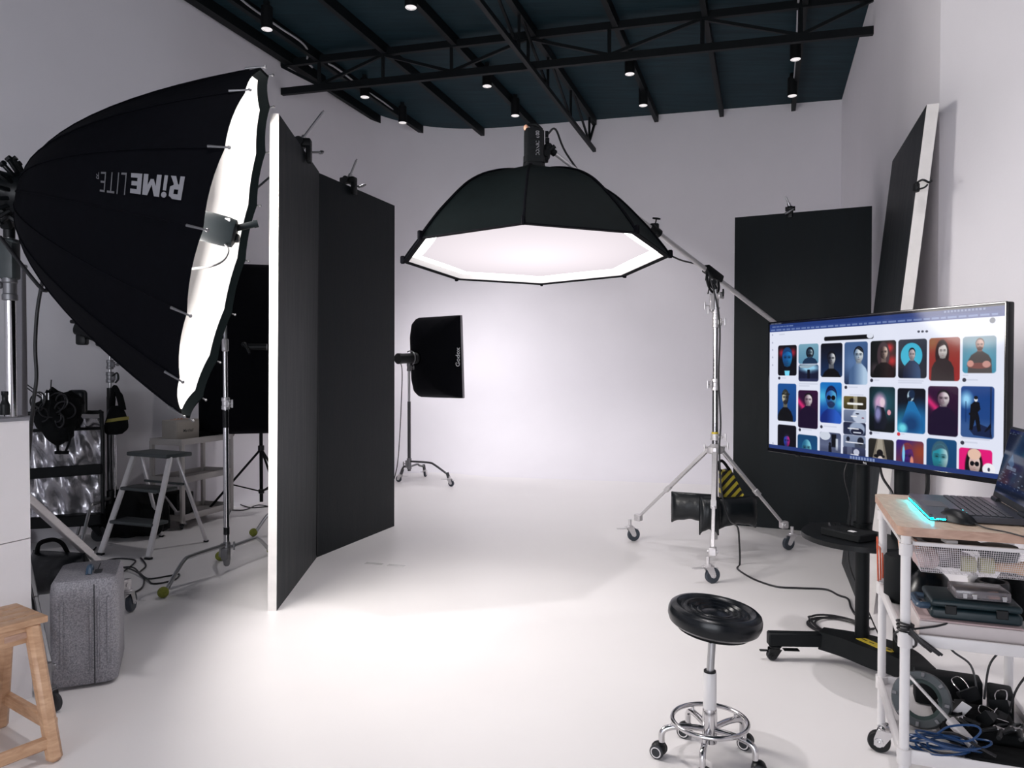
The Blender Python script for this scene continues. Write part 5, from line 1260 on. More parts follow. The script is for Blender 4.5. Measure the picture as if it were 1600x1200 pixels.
paste(crd(845, 525, 1013, 793), scene_pic(((8, 10, 22), (6, 20, 40)), ('e', (.3, .95, .7, .4, 1.2), (40, 140, 180)), ('e', (.8, .8, .4, .4, 1.2), (24, 100, 160)), ('p', ((.42, .26), (.6, .3), (.85, .6), (.9, 1.1), (.05, 1.1), (.2, .7)), (30, 110, 170)), ('e', (.5, .8, .3, .2, 1), (18, 60, 110)), ('e', (.48, .17, .12, .12, .2), (190, 215, 230)), ('e', (.52, .13, .11, .10, .3), (20, 40, 70)), ('e', (.44, .24, .07, .05, .4), (14, 24, 40)), ('e', (.2, .9, .15, .1, .9), (110, 215, 230))))
paste(crd(1028, 517, 1210, 814), p_(**magenta))
paste(crd(1226, 522, 1427, 832), scene_pic(((18, 62, 130), (34, 70, 130)), ('e', (.17, .26, .16, .13, 1.2), (150, 210, 245)), ('r', (.0, .76, 1, 1, 0, .3), (70, 100, 150)), ('p', ((.25, .84), (.55, .72), (.9, .8), (.95, .98), (.4, .95)), (20, 34, 70)), ('r', (.88, .02, .92, .95, 0, .02), (6, 10, 26)), ('p', ((.9, .7), (.72, .86), (.74, .88), (.92, .78)), (6, 10, 26)), ('r', (.14, .3, .17, .7, 0, .02), (12, 40, 90)), ('p', ((.30, .36), (.42, .29), (.56, .31), (.60, .44), (.52, .50), (.56, .58), (.62, .86), (.52, .88), (.44, .64), (.36, .86), (.27, .84), (.28, .6)), (6, 7, 14)), ('e', (.46, .25, .055, .05, .2), (225, 225, 230)), ('e', (.46, .22, .06, .035, .2), (14, 14, 20)), ('r', (.25, .52, .45, .56, .02, .02), (8, 8, 12))))
paste(crd(128, 727, 239, 905), p_(bg=((10, 10, 22), (8, 8, 18)), head=(.5, .52, .16, .2), lit=(190, 40, 130), dark=(40, 70, 180), hair=(20, 20, 40), cloth=(10, 14, 34), sh=(.80, .42)))
paste(crd(247, 790, 366, 940), p_(bg=((18, 66, 110), (20, 80, 130)), head=(.46, .50, .24, .36), lit=(130, 210, 230), dark=(40, 110, 150), hair=(50, 90, 110), style='bald', cloth=(20, 60, 100), sh=(.95, .5)))
paste(crd(380, 778, 507, 950), scene_pic(((70, 78, 108), (120, 130, 160)), ('e', (.25, .12, .26, .16, .1), (205, 212, 226)), ('r', (.56, .05, .78, .5, .02, .04), (10, 12, 22)), ('r', (.76, .2, .86, .6, .01, .03), (215, 222, 236)), ('r', (.05, .6, .95, .95, .0, .3), (44, 50, 78)), ('p', ((.42, .45), (.56, .45), (.58, .9), (.42, .9)), (14, 16, 30)), ('e', (.49, .40, .06, .06, .2), (20, 22, 36))))
paste(crd(672, 825, 824, 1010), scene_pic(((40, 38, 34), (20, 20, 22)), ('p', ((.36, -.1), (.58, -.1), (.85, 1.1), (.05, 1.1)), (120, 112, 100)), ('p', ((.40, -.1), (.54, -.1), (.66, .8), (.25, .8)), (160, 152, 138)), ('e', (.44, .56, .22, .07, .2), (14, 12, 14)), ('e', (.46, .46, .13, .12, .2), (18, 16, 18)), ('e', (.48, .68, .11, .13, .2), (215, 200, 192)), ('p', ((.4, .82), (.6, .8), (.8, 1.1), (.3, 1.1)), (190, 184, 182))))
paste(crd(838, 838, 1004, 1040), p_(bg=((44, 28, 120), (120, 52, 44)), glows=((.9, .3, .45, (150, 66, 34), .9),), head=(.42, .46, .22, .34), lit=(90, 40, 110), dark=(60, 30, 130), hair=(120, 50, 60), cloth=(46, 20, 90), sh=(.9, .5), extra=lambda img, x, y: [blend(img, ell(x, y, .28, .42, .05, .26, .5), S((130, 200, 235))), blend(img, ell(x, y, .58, .62, .06, .16, .5), S((220, 140, 120)))]))
paste(crd(1021, 834, 1203, 1062), p_(bg=((18, 72, 118), (16, 60, 104)), head=(.46, .46, .26, .36), lit=(190, 225, 230), dark=(40, 150, 170), split=.25, hair=(56, 92, 110), cloth=(20, 90, 130), sh=(.98, .5)))
def hairx(img, x, y): pass
paste(crd(1217, 897, 1418, 1092), p_(bg=((226, 24, 120), (222, 20, 112)), head=(.48, .44, .17, .32), lit=(240, 214, 208), dark=(230, 196, 190), hair=(12, 10, 12), style='long', cloth=(10, 9, 12), sh=(.94, .42), glasses=True, extra=lambda img, x, y: blend(img, ell(x, y, .47, .17, .20, .17, .12), S((228, 190, 170)))))
def uvrect(x0, y0, x1, y1, col, k=1.0, r=0):
    a = crd(x0, y0, x1, y1); blend(IMG, k * rct(gx, gy / ASP, a[0], a[1] / ASP, a[2], a[3] / ASP, r, .002), S(col))
# browser bars, page heading, captions and task bar
top = gy < .060; IMG[top] = S((8, 12, 30)); m_ = (gy >= .022) & (gy < .062); IMG[m_] = S((34, 58, 122)); m_ = (gy >= .047) & (gy < .078); IMG[m_] = S((42, 66, 132))
rn = random.Random(5)
def ticks(v, u0, u1, h, col, lo=.004, hi=.022, gap=.006):
    u = u0
    while u < u1:
        l = rn.uniform(lo, hi); blend(IMG, .85 * rct(gx, gy, u, v, u + l, v + h, 0, .003), S(col)); u += l + gap
ticks(.012, .012, .075, .008, (180, 190, 210), .01, .02, .004); ticks(.036, .02, .13, .008, (190, 205, 235), .006, .02, .005); ticks(.060, .012, .97, .009, (190, 205, 235), .012, .03, .008); ticks(.026, .80, .93, .010, (230, 230, 235), .005, .007, .006)
uvrect(407, 202, 700, 228, (8, 9, 14), 1, .006)
blend(IMG, ell(gx, gy / ASP, *(uv(680, 206)[0], uv(680, 206)[1] / ASP), .014, .010, .1), S((222, 226, 240)))
for xx_ in (970, 993, 1018): a = uv(xx_, 188); blend(IMG, ell(gx, gy / ASP, a[0], a[1] / ASP, .005, .004, .3), S((70, 74, 90)))
a = uv(1411, 131); blend(IMG, ell(gx, gy / ASP, a[0], a[1] / ASP, .009, .009, .2) * .8, S((70, 76, 90)))
for yy in (190, 236, 278, 322, 368, 834): a = uv(100, yy); blend(IMG, ell(gx, gy / ASP, a[0], a[1] / ASP, .004, .004, .3) * .5, S((130, 136, 160)))
a = crd(140, 184, 172, 190); blend(IMG, .5 * rct(gx, gy, *a, 0, .003), S((140, 146, 165)))
for (x, y, l, d) in ((139, 446, 40, 1), (258, 484, 110, 0), (258, 496, 60, 0), (261, 757, 70, 1), (390, 742, 90, 1), (536, 510, 70, 1), (560, 556, 80, 0), (690, 472, 45, 1), (850, 480, 150, 0), (850, 492, 140, 0), (686, 787, 50, 1), (853, 797, 34, 1), (1238, 455, 30, 0), (1245, 482, 80, 1), (1230, 838, 170, 0), (1237, 858, 90, 1)):
    if d: q = uv(x, y); blend(IMG, ell(gx, gy / ASP, q[0], q[1] / ASP, .0065, .0065, .2), S((50, 50, 66) if x != 853 else (210, 60, 70)))
    q = crd(x + (16 if d else 0), y - 3, x + l, y + 3); blend(IMG, .35 * rct(gx, gy, *q, 0, .004), S((120, 126, 150)))
a = uv(1398, 1025); blend(IMG, ell(gx, gy / ASP, a[0], a[1] / ASP, .020, .020, .08), S((238, 238, 244))); blend(IMG, ell(gx, gy / ASP, a[0], a[1] / ASP, .004, .006, .3), S((60, 60, 80)))
VB_ = .965; m_ = gy > VB_ - .022; IMG[m_] = S((38, 58, 118))
for k in range(9): blend(IMG, rct(gx, gy, .43 + k * .0125, VB_ - .013, .4375 + k * .0125, VB_ + .006, 0, .003), S((215, 228, 250)))
def lin(c): return np.where(c <= .04045, c / 12.92, ((c + .055) / 1.055) ** 2.4)
def picture(name, img, T, w, h, mat, parent):
    ny, nx = img.shape[:2]
    xs = np.linspace(-w / 2, w / 2, nx); ys = np.linspace(h / 2, -h / 2, ny)
    X, Y = np.meshgrid(xs, ys); Rm = np.array(T)
    co_ = np.stack([X.ravel(), Y.ravel(), np.zeros(X.size), np.ones(X.size)], 1) @ Rm.T
    co_ = co_[:, :3] - np.array(WOFF[parent.name])
    i = np.arange((ny - 1) * (nx - 1)); r = i // (nx - 1); c = i % (nx - 1); a = r * nx + c
    quads = np.stack([a, a + nx, a + nx + 1, a + 1], 1)
    me = bpy.data.meshes.new(name); me.vertices.add(len(co_)); me.vertices.foreach_set('co', co_.ravel())
    me.loops.add(quads.size); me.loops.foreach_set('vertex_index', quads.ravel().astype(np.int32))
    me.polygons.add(len(quads)); me.polygons.foreach_set('loop_start', (np.arange(len(quads)) * 4).astype(np.int32))
    me.update(); at = me.attributes.new('picture', 'FLOAT_COLOR', 'POINT')
    rgba = np.concatenate([lin(np.clip(img, 0, 1)).reshape(-1, 3), np.ones((ny * nx, 1))], 1)
    at.data.foreach_set('color', rgba.ravel().astype(np.float32)); me.materials.append(mat); me.validate()
    o = bpy.data.objects.new(name, me); COL.objects.link(o); o.parent = parent; WOFF[o.name] = WOFF[parent.name].copy(); return o

# ================================================================ wall screen on its rolling stand
TH_ = .68
TA = P(1201, 600, TH_ * FPX / 201.3); TB = P(1573, 620, TH_ * FPX / 288.5)
TA = V(TA.x, TA.y, 0); TB = V(TB.x, TB.y, 0); tdir = (TB - TA).normalized(); TW = (TB - TA).length
tn = V(tdir.y, -tdir.x, 0)                  # towards the viewer
if tn.dot(-TA) < 0: tn = -tn
ztop_ = (P(1201, 500, TA.y).z + P(1573, 475.5, TB.y).z) / 2; zbot = (P(1199, 701, TA.y).z + P(1573, 764, TB.y).z) / 2
TC = (TA + TB) / 2 + V(0, 0, (ztop_ + zbot) / 2); TH2 = ztop_ - zbot
TM_ = frame(TC, tdir, V(0, 0, 1), tn)
tv = thing('flat_screen', 'large flat screen showing a page of portrait photographs', 'screen', TC - V(0, 0, TH2 / 2))
mb = MB(TM_); mb.box((0, 0, -.022), (TW, TH2, .036), bev=.006); mb.box((0, -.02, -.055), (TW * .72, TH2 * .62, .05), bev=.02); build('housing', mb, M['plastic'], tv)
bz = .008; sw_, sh_ = TW - 2 * bz, TH2 - bz - .020; cyo = (.020 - bz) / 2
mb = MB(TM_)
for c_, s_ in (((0, TH2 / 2 - bz / 2, 0), (TW, bz, .012)), ((0, -TH2 / 2 + .010, 0), (TW, .020, .012)), ((-TW / 2 + bz / 2, 0, 0), (bz, TH2, .012)), ((TW / 2 - bz / 2, 0, 0), (bz, TH2, .012))): mb.box(c_, s_, bev=.002, seg=1)
build('bezel', mb, M['screen_black'], tv)
# crop the picture (laid out over the whole panel) to the lit area
fu0, fu1 = bz / TW, 1 - bz / TW; fv0, fv1 = bz / TH2, 1 - .020 / TH2
r0, r1, k0, k1 = int(fv0 * NY), int(fv1 * NY), int(fu0 * NX), int(fu1 * NX)
picture('lit_picture', IMG[r0:r1 + 1, k0:k1 + 1], TM_ @ Matrix.Translation((0, cyo, .001)), sw_, sh_, M['screen'], tv)
mb = MB(); add_text(mb, 'TCL', TM_ @ Matrix.Translation((.0, -TH2 / 2 + .010, .0065)), .022, offset=.02); build('lettering', mb, M['white_print'], tv)
mb = MB(); mb.box(TM_ @ V(-TW * .33, -TH2 / 2 - .004, 0), (.03, .012, .008), atan2(tdir.y, tdir.x), .003, 1); build('sensor', mb, M['plastic'], tv)

def tvp(s, back, z=0): q = TC + tdir * s - tn * back; return V(q.x, q.y, z)
ts_ = thing('screen_stand', 'black rolling stand with curved shelf carrying the large flat screen', 'stand', tvp(0, .11))
polL, polR = tvp(-.13, .125), tvp(.082, .125)
for q in (polL, polR):
    mb = MB(); mb.cyl(q + V(0, 0, .08), q + V(0, 0, 1.45), .031, seg=24); build('pole', mb, M['steel_black'], ts_)
mb = MB()
for z in (1.15, 1.42): mb.beam(tvp(-.28, .09, z), tvp(.28, .09, z), .03, .05, .006)
for s in (-.2, .2): mb.beam(tvp(s, .088, 1.02), tvp(s, .088, 1.56), .04, .03, .005)
build('mount_bracket', mb, M['steel_black'], ts_)
# boomerang base
lL = F(1206, 1031); lL = V(lL.x, lL.y, 0)
pts_ = [V(lL.x - .0, lL.y, 0), tvp(-.27, .01), tvp(-.12, .07), tvp(.02, .10), tvp(.16, .09), tvp(.40, .03), tvp(.60, -.03)]
mb = MB()
mid_ = spline([tvp(-.27, .015), tvp(-.13, .085), tvp(0, .115), tvp(.10, .12), tvp(.26, .07)], 6)
rings = []
for i, q in enumerate(mid_):
    a = mid_[max(0, i - 1)]; b = mid_[min(len(mid_) - 1, i + 1)]; t = (b - a).normalized(); nrm = V(-t.y, t.x, 0)
    u = i / (len(mid_) - 1); wd2 = .045 + .055 * sin(pi * u) ** 1.2; h2 = .085
    rings.append([q + nrm * wd2 + V(0, 0, .062), q + nrm * (wd2 - .006) + V(0, 0, .062 + h2), q - nrm * (wd2 - .006) + V(0, 0, .062 + h2), q - nrm * wd2 + V(0, 0, .062)])
mb.loft(rings); build('base_hub', mb, M['steel_black'], ts_, 30)
mb = MB(); st_ = tvp(-.24, .03); dd = (lL - st_).normalized(); mb.beam(lL + dd * .02 + V(0, 0, .105), st_ + V(0, 0, .105), .05, .065, .006); build('base_leg', mb, M['steel_black'], ts_)
mb = MB(); en = tvp(.64, -.10); st_ = tvp(.22, .08); mb.beam(en + V(0, 0, .105), st_ + V(0, 0, .105), .05, .065, .006); build('base_leg', mb, M['steel_black'], ts_)
caster(ts_, lL, .075, .05, .03, atan2(dd.y, dd.x), True, (M['plastic'], M['rubber'])); caster(ts_, en - V(0, 0, 0), .075, .05, .03, 2.0, True, (M['plastic'], M['rubber']))
mb = MB(); a = tvp(-.02, .085, .1495)
R_ = atan2(tdir.y, tdir.x); mb.prism([(-.085, -.022), (.04, -.026), (.10, -.01), (.10, .02), (-.07, .022)], 0, .002, 0, Matrix.Translation(tvp(-.025, .088, .1476)) @ rotz(R_)); tag(build('warning_sticker', mb, M['yellow'], ts_), 'yellow warning sticker')
mb = MB()
for s, w_ in ((-.06, .03), (-.02, .025), (.04, .03)): mb.box(tvp(s - .02, .088, .1500), (w_, .006, .001), R_)
mb.box(tvp(.05, .094, .15), (.02, .014, .001), R_); build('sticker_print', mb, M['plastic'], ts_)
# curved shelf
zs_ = .655
lo_ = [tvp(-.26, .10), tvp(-.30, -.02), tvp(-.28, -.06), tvp(-.19, -.19), tvp(-.08, -.255), tvp(.05, -.27), tvp(.17, -.22), tvp(.25, -.10), tvp(.26, .10)]
lo_ = [(p.x, p.y) for p in spline(lo_, 5)]
mb = MB(); mb.prism(lo_, zs_ - .011, zs_ + .011); build('shelf', mb, M['plastic'], ts_, 30)
mb = MB()
for q in (polL, polR): mb.lathe([(.032, -.03), (.042, -.03), (.042, .03), (.032, .03)], q + V(0, 0, zs_), seg=20)
build('shelf_clamp', mb, M['steel_black'], ts_)
mb = MB(); q = tvp(.02, -.12, zs_ + .011); mb.box(q + V(0, 0, .017), (.20, .12, .034), R_ + .1, .005, 1); mb.box(q + V(-.02, .01, .035), (.05, .02, .003), R_ + .1); o = lone('media_box', mb, M['plastic_matt'], 'flat black box with a white label on the curved shelf of the screen stand', 'box')
mb = MB(); mb.box(q + V(.0, -.035, .0355), (.03, .022, .0016), R_ + .1)
lab_ = build('paper_label', mb, M['paper']); lab_.parent = o
mb = MB(); q = tvp(-.12, -.05, zs_ + .011); mb.box(q + V(0, 0, .010), (.05, .17, .02), R_ + .9, .005, 1)
for k in range(5): mb.cyl(q + rotz(R_ + .9) @ V(0, -.06 + k * .025, .02), q + rotz(R_ + .9) @ V(0, -.06 + k * .025, .0225), .005, seg=8)
lone('remote_control', mb, M['plastic'], 'black remote control lying on the curved shelf of the screen stand', 'remote')
# cables about the stand
mb = MB(); lp = []
cx0 = F(1308, 981, .006)
for k in range(62):
    a = 2 * pi * k / 18; r1_, r2_ = .135 + .018 * sin(k * .37), .20 + .03 * sin(k * .23 + 1)
    lp.append(V(cx0.x + r1_ * cos(a) + .012 * sin(k * .61), cx0.y + r2_ * sin(a) * .78 + .014 * cos(k * .5), .006 + .004 * (k // 18) + .003 * sin(k)))
lp += [F(1300, 1000, .006), F(1330, 995, .02), F(1352, 985, .006), F(1366, 982, .006)]
mb.tube(spline(lp, 3), .0058, 7)
lone('coiled_cable', mb, M['cable'], 'coil of black cable lying on the floor behind the screen stand foot', 'cable')
mb = MB(); mb.tube(spline([tvp(-.16, .06, zbot), tvp(-.17, .05, .9), tvp(-.15, .07, .75), tvp(-.19, .10, .5), tvp(-.16, .17, .3), tvp(-.1, .2, .15), tvp(-.05, .24, .03), tvp(0, .3, .008)], 6), .0035, 6)
lone('hanging_cable', mb, M['cable'], 'long thin black cable hanging below the flat screen to the floor', 'cable')
mb = MB(); mb.tube(spline([tvp(.02, .06, zbot), tvp(.03, .07, .92), tvp(.07, .08, .86), tvp(.10, .06, .80)], 6), .006, 6)
lone('hanging_cable', mb, M['cable'], 'short black cable below the flat screen between the two stand poles', 'cable')
mb = MB(); mb.tube(spline([tvp(.26, .06, zbot + .02), tvp(.255, .07, .93), tvp(.235, .09, .88), tvp(.19, .12, .82), tvp(.12, .18, .70)], 6), .009, 8)
lone('hanging_cable', mb, M['cable'], 'thick black cable curving down from the screen above the laptop', 'cable')

# ================================================================ swivel stool
SO = V(.712, 2.63, 0)
so = thing('swivel_stool', 'black round swivel stool with chrome foot ring and casters', 'stool', SO)
tl_ = radians(6.5); sn = V(sin(tl_) * .95, -sin(tl_) * .35, cos(tl_)); sz0 = .480; sc0 = SO + V(.012, 0, sz0)
mb = MB(); mb.lathe([(.10, 0), (.145, .002), (.158, .012), (.165, .03), (.165, .050), (.160, .064), (.150, .072), (.139, .074), (.128, .070), (.121, .063), (.117, .063), (.109, .069), (.101, .069), (.095, .060), (.091, .060), (.084, .066), (.077, .065), (.072, .057), (.068, .057), (.061, .062), (.054, .061), (.049, .054), (.044, .055), (.025, .060), (.001, .062)], sc0, sn, 56); build('seat', mb, M['leather_seat'], so, 30)
mb = MB(); mb.lathe([(.05, -.02), (.128, -.012), (.135, .004), (.08, .004)], sc0, sn, 40); mb.box(sc0 + V(0, 0, -.022), (.12, .12, .02), .4, .004, 1); build('seat_base', mb, M['canvas'], so)
mb = MB(); mb.cyl(SO + V(0, 0, .30), SO + V(.01, 0, .475), .0135, seg=20); build('gas_post', mb, M['satin'], so)
mb = MB(); mb.lathe([(.0235, .188), (.0235, .315), (.0215, .318), (.0145, .318)], SO, seg=28); build('post_sleeve', mb, M['white_metal'], so)
mb = MB(); mb.lathe([(.0215, .318), (.0215, .324), (.014, .324)], SO, seg=24); build('post_collar', mb, M['plastic'], so)
mb = MB(); mb.lathe([(.02, .075), (.026, .065), (.026, .17), (.024, .188), (.02, .19)], SO, seg=28); build('hub', mb, M['chrome'], so)
mb = MB(); mb.torus(SO + V(0, 0, .142), .132, .0085, (0, 0, 1), 64, 12); build('foot_ring', mb, M['chrome'], so)
for k in range(5):
    a = radians(99 + 72 * k + 4); d = V(cos(a), sin(a), 0)
    mb = MB(); mb.tube(spline([SO + d * .02 + V(0, 0, .112), SO + d * .09 + V(0, 0, .116), SO + d * .145 + V(0, 0, .110), SO + d * .168 + V(0, 0, .092), SO + d * .170 + V(0, 0, .058)], 7), .011, 14); mb.cyl(SO + d * .132 + V(0, 0, .112), SO + d * .132 + V(0, 0, .142), .006, seg=10); build('leg', mb, M['chrome'], so)
    q = SO + d * .17; h_ = a + (.8, -.5, 2.0, .4, -1.2)[k]; hd = V(cos(h_), sin(h_), 0); sd = V(-hd.y, hd.x, 0); wc = q + hd * .012 + V(0, 0, .025)
    mb = MB(); mb.cyl(q + V(0, 0, .03), q + V(0, 0, .062), .010, seg=12); mb.ball(wc + V(0, 0, .006), .027, (1, 1, .95), 16); cst = build('caster', mb, M['plastic'], so)
    mb = MB()
    for s in (-1, 1): mb.lathe([(.006, .008), (.021, .010), (.025, .014), (.025, .024), (.021, .027), (.004, .027)], wc, sd * s, 22)
    build('wheel', mb, M['rubber'], cst)
    mb = MB()
    mb.lathe([(.0195, .0272), (.0175, .0282), (.0155, .0272)], wc, sd * (1 if sd.y < 0 else -1), 22, cap=False)
    build('wheel_trim', mb, M['white_plastic'], cst)

# ================================================================ laptop trolley
ZT = .944
KA = F(1366, 771, ZT); KB = F(1403, 823, ZT); kv = V(KA.x - KB.x, KA.y - KB.y, 0); KD = kv.length; kv.normalize(); ku = V(kv.y, -kv.x, 0)
KWID = .46
KM = frame(V(KB.x, KB.y, 0), ku, kv, V(0, 0, 1))       # x to the right, y into depth
kt = thing('rolling_cart', 'white tube rolling cart with wooden top holding the laptop, lower right', 'cart', KM @ V(.2, .28, 0))
mb = MB(KM); mb.prism([(x + KWID / 2, y + KD / 2) for x, y in rrect(KWID, KD, .03, 6)], ZT - .026, ZT, 0, None, 1); build('wooden_top', mb, [M['wood_top'], M['wood_edge']], kt, 25)
lx0, lx1, ly0, ly1 = .026, KWID - .035, .035, KD - .035
for x in (lx0, lx1):
    for y in (ly0, ly1):
        mb = MB(KM); mb.cyl((x, y, .09), (x, y, ZT - .026), .0138, seg=20); build('leg', mb, M['white_metal'], kt)
        q = KM @ V(x, y, 0); caster(kt, q + V(-.012, -.01, 0), .10, .078, .026, 2.6 if y > .2 else 4.0, False, (M['chrome'], M['plastic']))
def tray(z, dep=.035, lip=.03):
    mb = MB(KM); mb.box((KWID / 2 - .005, KD / 2, z), (lx1 - lx0, ly1 - ly0, .006))
    for y in (ly0 - .002, ly1 + .002): mb.box(((lx0 + lx1) / 2, y, z + .008), (lx1 - lx0 + .03, .010, dep), bev=.004)
    for x in (lx0 - .006, lx1 + .006): mb.box((x, (ly0 + ly1) / 2, z + .008), (.016, ly1 - ly0 + .03, dep), bev=.005)
    for x in (lx0, lx1):
        for y in (ly0, ly1): mb.cyl((x, y, z - .016), (x, y, z + .030), .020, seg=18)
    build('tray', mb, M['white_plastic'], kt)
Z2, Z3 = .598, .248
tray(Z2); tray(Z3, .042)
mb = MB(KM)
for x in (lx0, lx1):
    for y in (ly0, ly1): mb.cyl((x, y, .855), (x, y, .89), .0185, seg=16)
for x in (lx0, lx1): mb.box((x, (ly0 + ly1) / 2, .88), (.012, ly1 - ly0, .012))
build('basket_rail', mb, M['white_plastic'], kt)
# mesh basket
bk = thing('mesh_basket', 'white mesh drawer basket hanging under the wooden cart top', 'basket', KM @ V(.2, .28, .80))
bx0_, bx1_, by0_, by1_ = .047, KWID - .055, .028, KD - .06; zt1, zb1 = .893, .806; ins = .022
mb = MB(KM)
for p, q in (((bx0_, by0_), (bx1_, by0_)), ((bx1_, by0_), (bx1_, by1_)), ((bx1_, by1_), (bx0_, by1_)), ((bx0_, by1_), (bx0_, by0_))):
    mb.beam((*p, zt1), (*q, zt1), .009, .012, .002)
build('rim', mb, M['white_plastic'], bk)
mb = MB(KM)
def wire(p, q): mb.tube([p, q], .00062, 4, caps=False)
n1 = 62
for i in range(n1 + 1):
    t = i / n1; x = bx0_ + (bx1_ - bx0_) * t; xb = bx0_ + ins + (bx1_ - bx0_ - 2 * ins) * t
    wire((x, by0_, zt1), (xb, by0_ + ins, zb1))
    if i % 3 == 0: wire((x, by1_, zt1), (xb, by1_ - ins, zb1)); wire((xb, by0_ + ins, zb1), (xb, by1_ - ins, zb1))
for j in range(15):
    t = j / 14; z = zb1 + (zt1 - zb1) * t; k = ins * (1 - t)
    wire((bx0_ + k, by0_ + k, z), (bx1_ - k, by0_ + k, z)); wire((bx0_ + k, by0_ + k, z), (bx0_ + k, by1_ - k, z))
for i in range(31):
    t = i / 30; y = by0_ + (by1_ - by0_) * t; yb = by0_ + ins + (by1_ - by0_ - 2 * ins) * t
    wire((bx0_, y, zt1), (bx0_ + ins, yb, zb1)); wire((bx0_ + ins, yb, zb1), (bx1_ - ins, yb, zb1))
build('wire_mesh', mb, M['mesh_wire'], bk)
def kbox(name, lab, cat, c, s, mat, R=0, bev=.004, group=None, seg=2):
    mb = MB(KM); mb.box(c, s, R, bev, seg); return lone(name, mb, M[mat], lab, cat, group)
zf = zb1 + .002
mb = MB(KM); mb.lathe([(.0, -.075), (.012, -.07), (.014, -.02), (.02, .0), (.022, .05), (.02, .07), (.001, .072)], (.33, .075, zf + .024), (1, .05, 0), 18); lone('cardboard_cone', mb, M['tan'], 'tan cone lying in the mesh basket beside the olive spool', 'cone')
mb = MB(KM); 
for k in range(2): mb.lathe([(.008, -.02), (.023, -.018), (.023, .018), (.008, .02)], (.195 + k * .046, .08, zf + .024), (1, 0, 0), 20)
lone('olive_spool', mb, M['olive'], 'olive yellow tape spool lying in the mesh basket', 'spool')
mb = MB(KM); mb.ball((.09, .10, zf + .03), 1, (.035, .05, .03), 16, fn=lambda u: 1 + .12 * sin(5 * u.x + 4 * u.y)); lone('crumpled_bag', mb, M['pink_box'], 'crumpled pale pink bag in the near corner of the mesh basket', 'bag')
mb = MB(KM); mb.ball((.155, .12, zf + .03), 1, (.06, .05, .028), 18, fn=lambda u: 1 + .10 * sin(7 * u.x + 4 * u.y)); lone('plastic_bag', mb, M['clear'], 'clear crumpled plastic bag in the mesh basket', 'bag')
mb = MB(KM); mb.lathe([(.03, 0), (.034, .04), (.036, .045), (.001, .046)], (.075, .33, zf), seg=20); lone('peach_pot', mb, M['pink_orange'], 'small peach plastic pot in the back of the mesh basket', 'pot')
mb = MB(KM); mb.lathe([(.0, 0), (.045, .002), (.055, .03), (.05, .052), (.001, .056)], (.31, .24, zf), seg=22); lone('dark_bowl', mb, M['green_grey'], 'dark rounded bowl in the mesh basket under the board', 'bowl')
kbox('black_tray', 'flat black tray lying in the mesh basket', 'tray', (.17, .24, zf + .055), (.16, .18, .018), 'plastic', .2)
kbox('white_packet', 'tiny white packet on the black tray in the mesh basket', 'packet', (.165, .18, zf + .069), (.034, .04, .010), 'paper', .2, .002)
# laptop
LA = F(1453, 803, ZT + .022); LB = F(1419, 771, ZT + .022); lv = V(LB.x - LA.x, LB.y - LA.y, 0); LWD = lv.length; lv.normalize(); lu = V(lv.y, -lv.x, 0); LDP = .262
LM = frame(V(LA.x, LA.y, ZT), lu, lv, V(0, 0, 1))      # x from the palm rest to the hinge, y along the width
lt = thing('laptop', 'open grey gaming laptop with cyan light bar on the wooden cart top', 'laptop', LM @ V(.13, .19, 0))
mb = MB(LM); mb.prism([(x + LDP / 2, y + LWD / 2) for x, y in rrect(LDP, LWD, .010, 4)], .004, .022); 
for x in (.03, LDP - .03):
    for y in (.04, LWD - .04): mb.cyl((x, y, 0), (x, y, .005), .008, seg=10)
M['laptop'] = mk('dark grey laptop metal', (.06, .062, .075), .34, .5, var=.06)
build('base', mb, M['laptop'], lt)
mb = MB(LM); mb.box((.004, LWD / 2, .0075), (.008, LWD - .02, .005), bev=.001, seg=1); mb.box((.03, .002, .0075), (.055, .004, .005)); tag(build('light_bar', mb, M['cyan'], lt), 'glowing cyan light bar under the front edge')
mb = MB(LM); mb.box((.045, LWD * .5, .0222), (.06, .11, .0012)); tag(build('touchpad', mb, M['logo_dim'], lt), 'pale touchpad')
mb = MB(LM); mb.box((.165, LWD / 2, .0215), (.118, LWD - .035, .002)); build('keyboard_bed', mb, M['plastic'], lt)
M['keys'] = mk('dark grey keys', (.045, .046, .055), .45)
mb = MB(LM)
for r in range(6):
    n = 17 if r else 13; x = .115 + r * .0198
    for k in range(n):
        y = .024 + k * (LWD - .048) / (n - 1)
        mb.box((x, y, .0238), (.0165, (LWD - .048) / (n - 1) - .0035, .003), bev=.001, seg=1)
build('keys', mb, M['keys'], lt)
mb = MB(LM)
for y in (.045, .09): mb.box((.1055, y, .0246), (.003, .008, .001))
build('key_glow', mb, M['key_glow'], lt)
tilt = radians(12); hx = V(0, 1, 0)
SMX = LM @ frame(V(LDP - .004, LWD / 2, .026), V(0, -1, 0), V(sin(tilt), 0, cos(tilt)), V(-cos(tilt), 0, sin(tilt)))
LH = .248
mb = MB(SMX); mb.prism([(x, y + LH / 2) for x, y in rrect(LWD, LH, .008, 4)], -.008, 0); build('lid', mb, M['plastic'], lt)
mb = MB(LM); 
for y in (.05, LWD - .05): mb.cyl((LDP - .006, y - .03, .024), (LDP - .006, y + .03, .024), .009, seg=14)
build('hinge', mb, M['plastic'], lt)
ny, nx = 120, 190; x, y = np.meshgrid(np.linspace(0, 1, nx), np.linspace(0, 1, ny)); im = np.empty((ny, nx, 3)); im[:] = S((14, 22, 40))
im += (S((22, 40, 66)) - im) * (np.exp(-((x - .3) ** 2 + (y - .45) ** 2) / .06))[..., None]; im[y < .05] = S((16, 24, 60))
rn = random.Random(9)
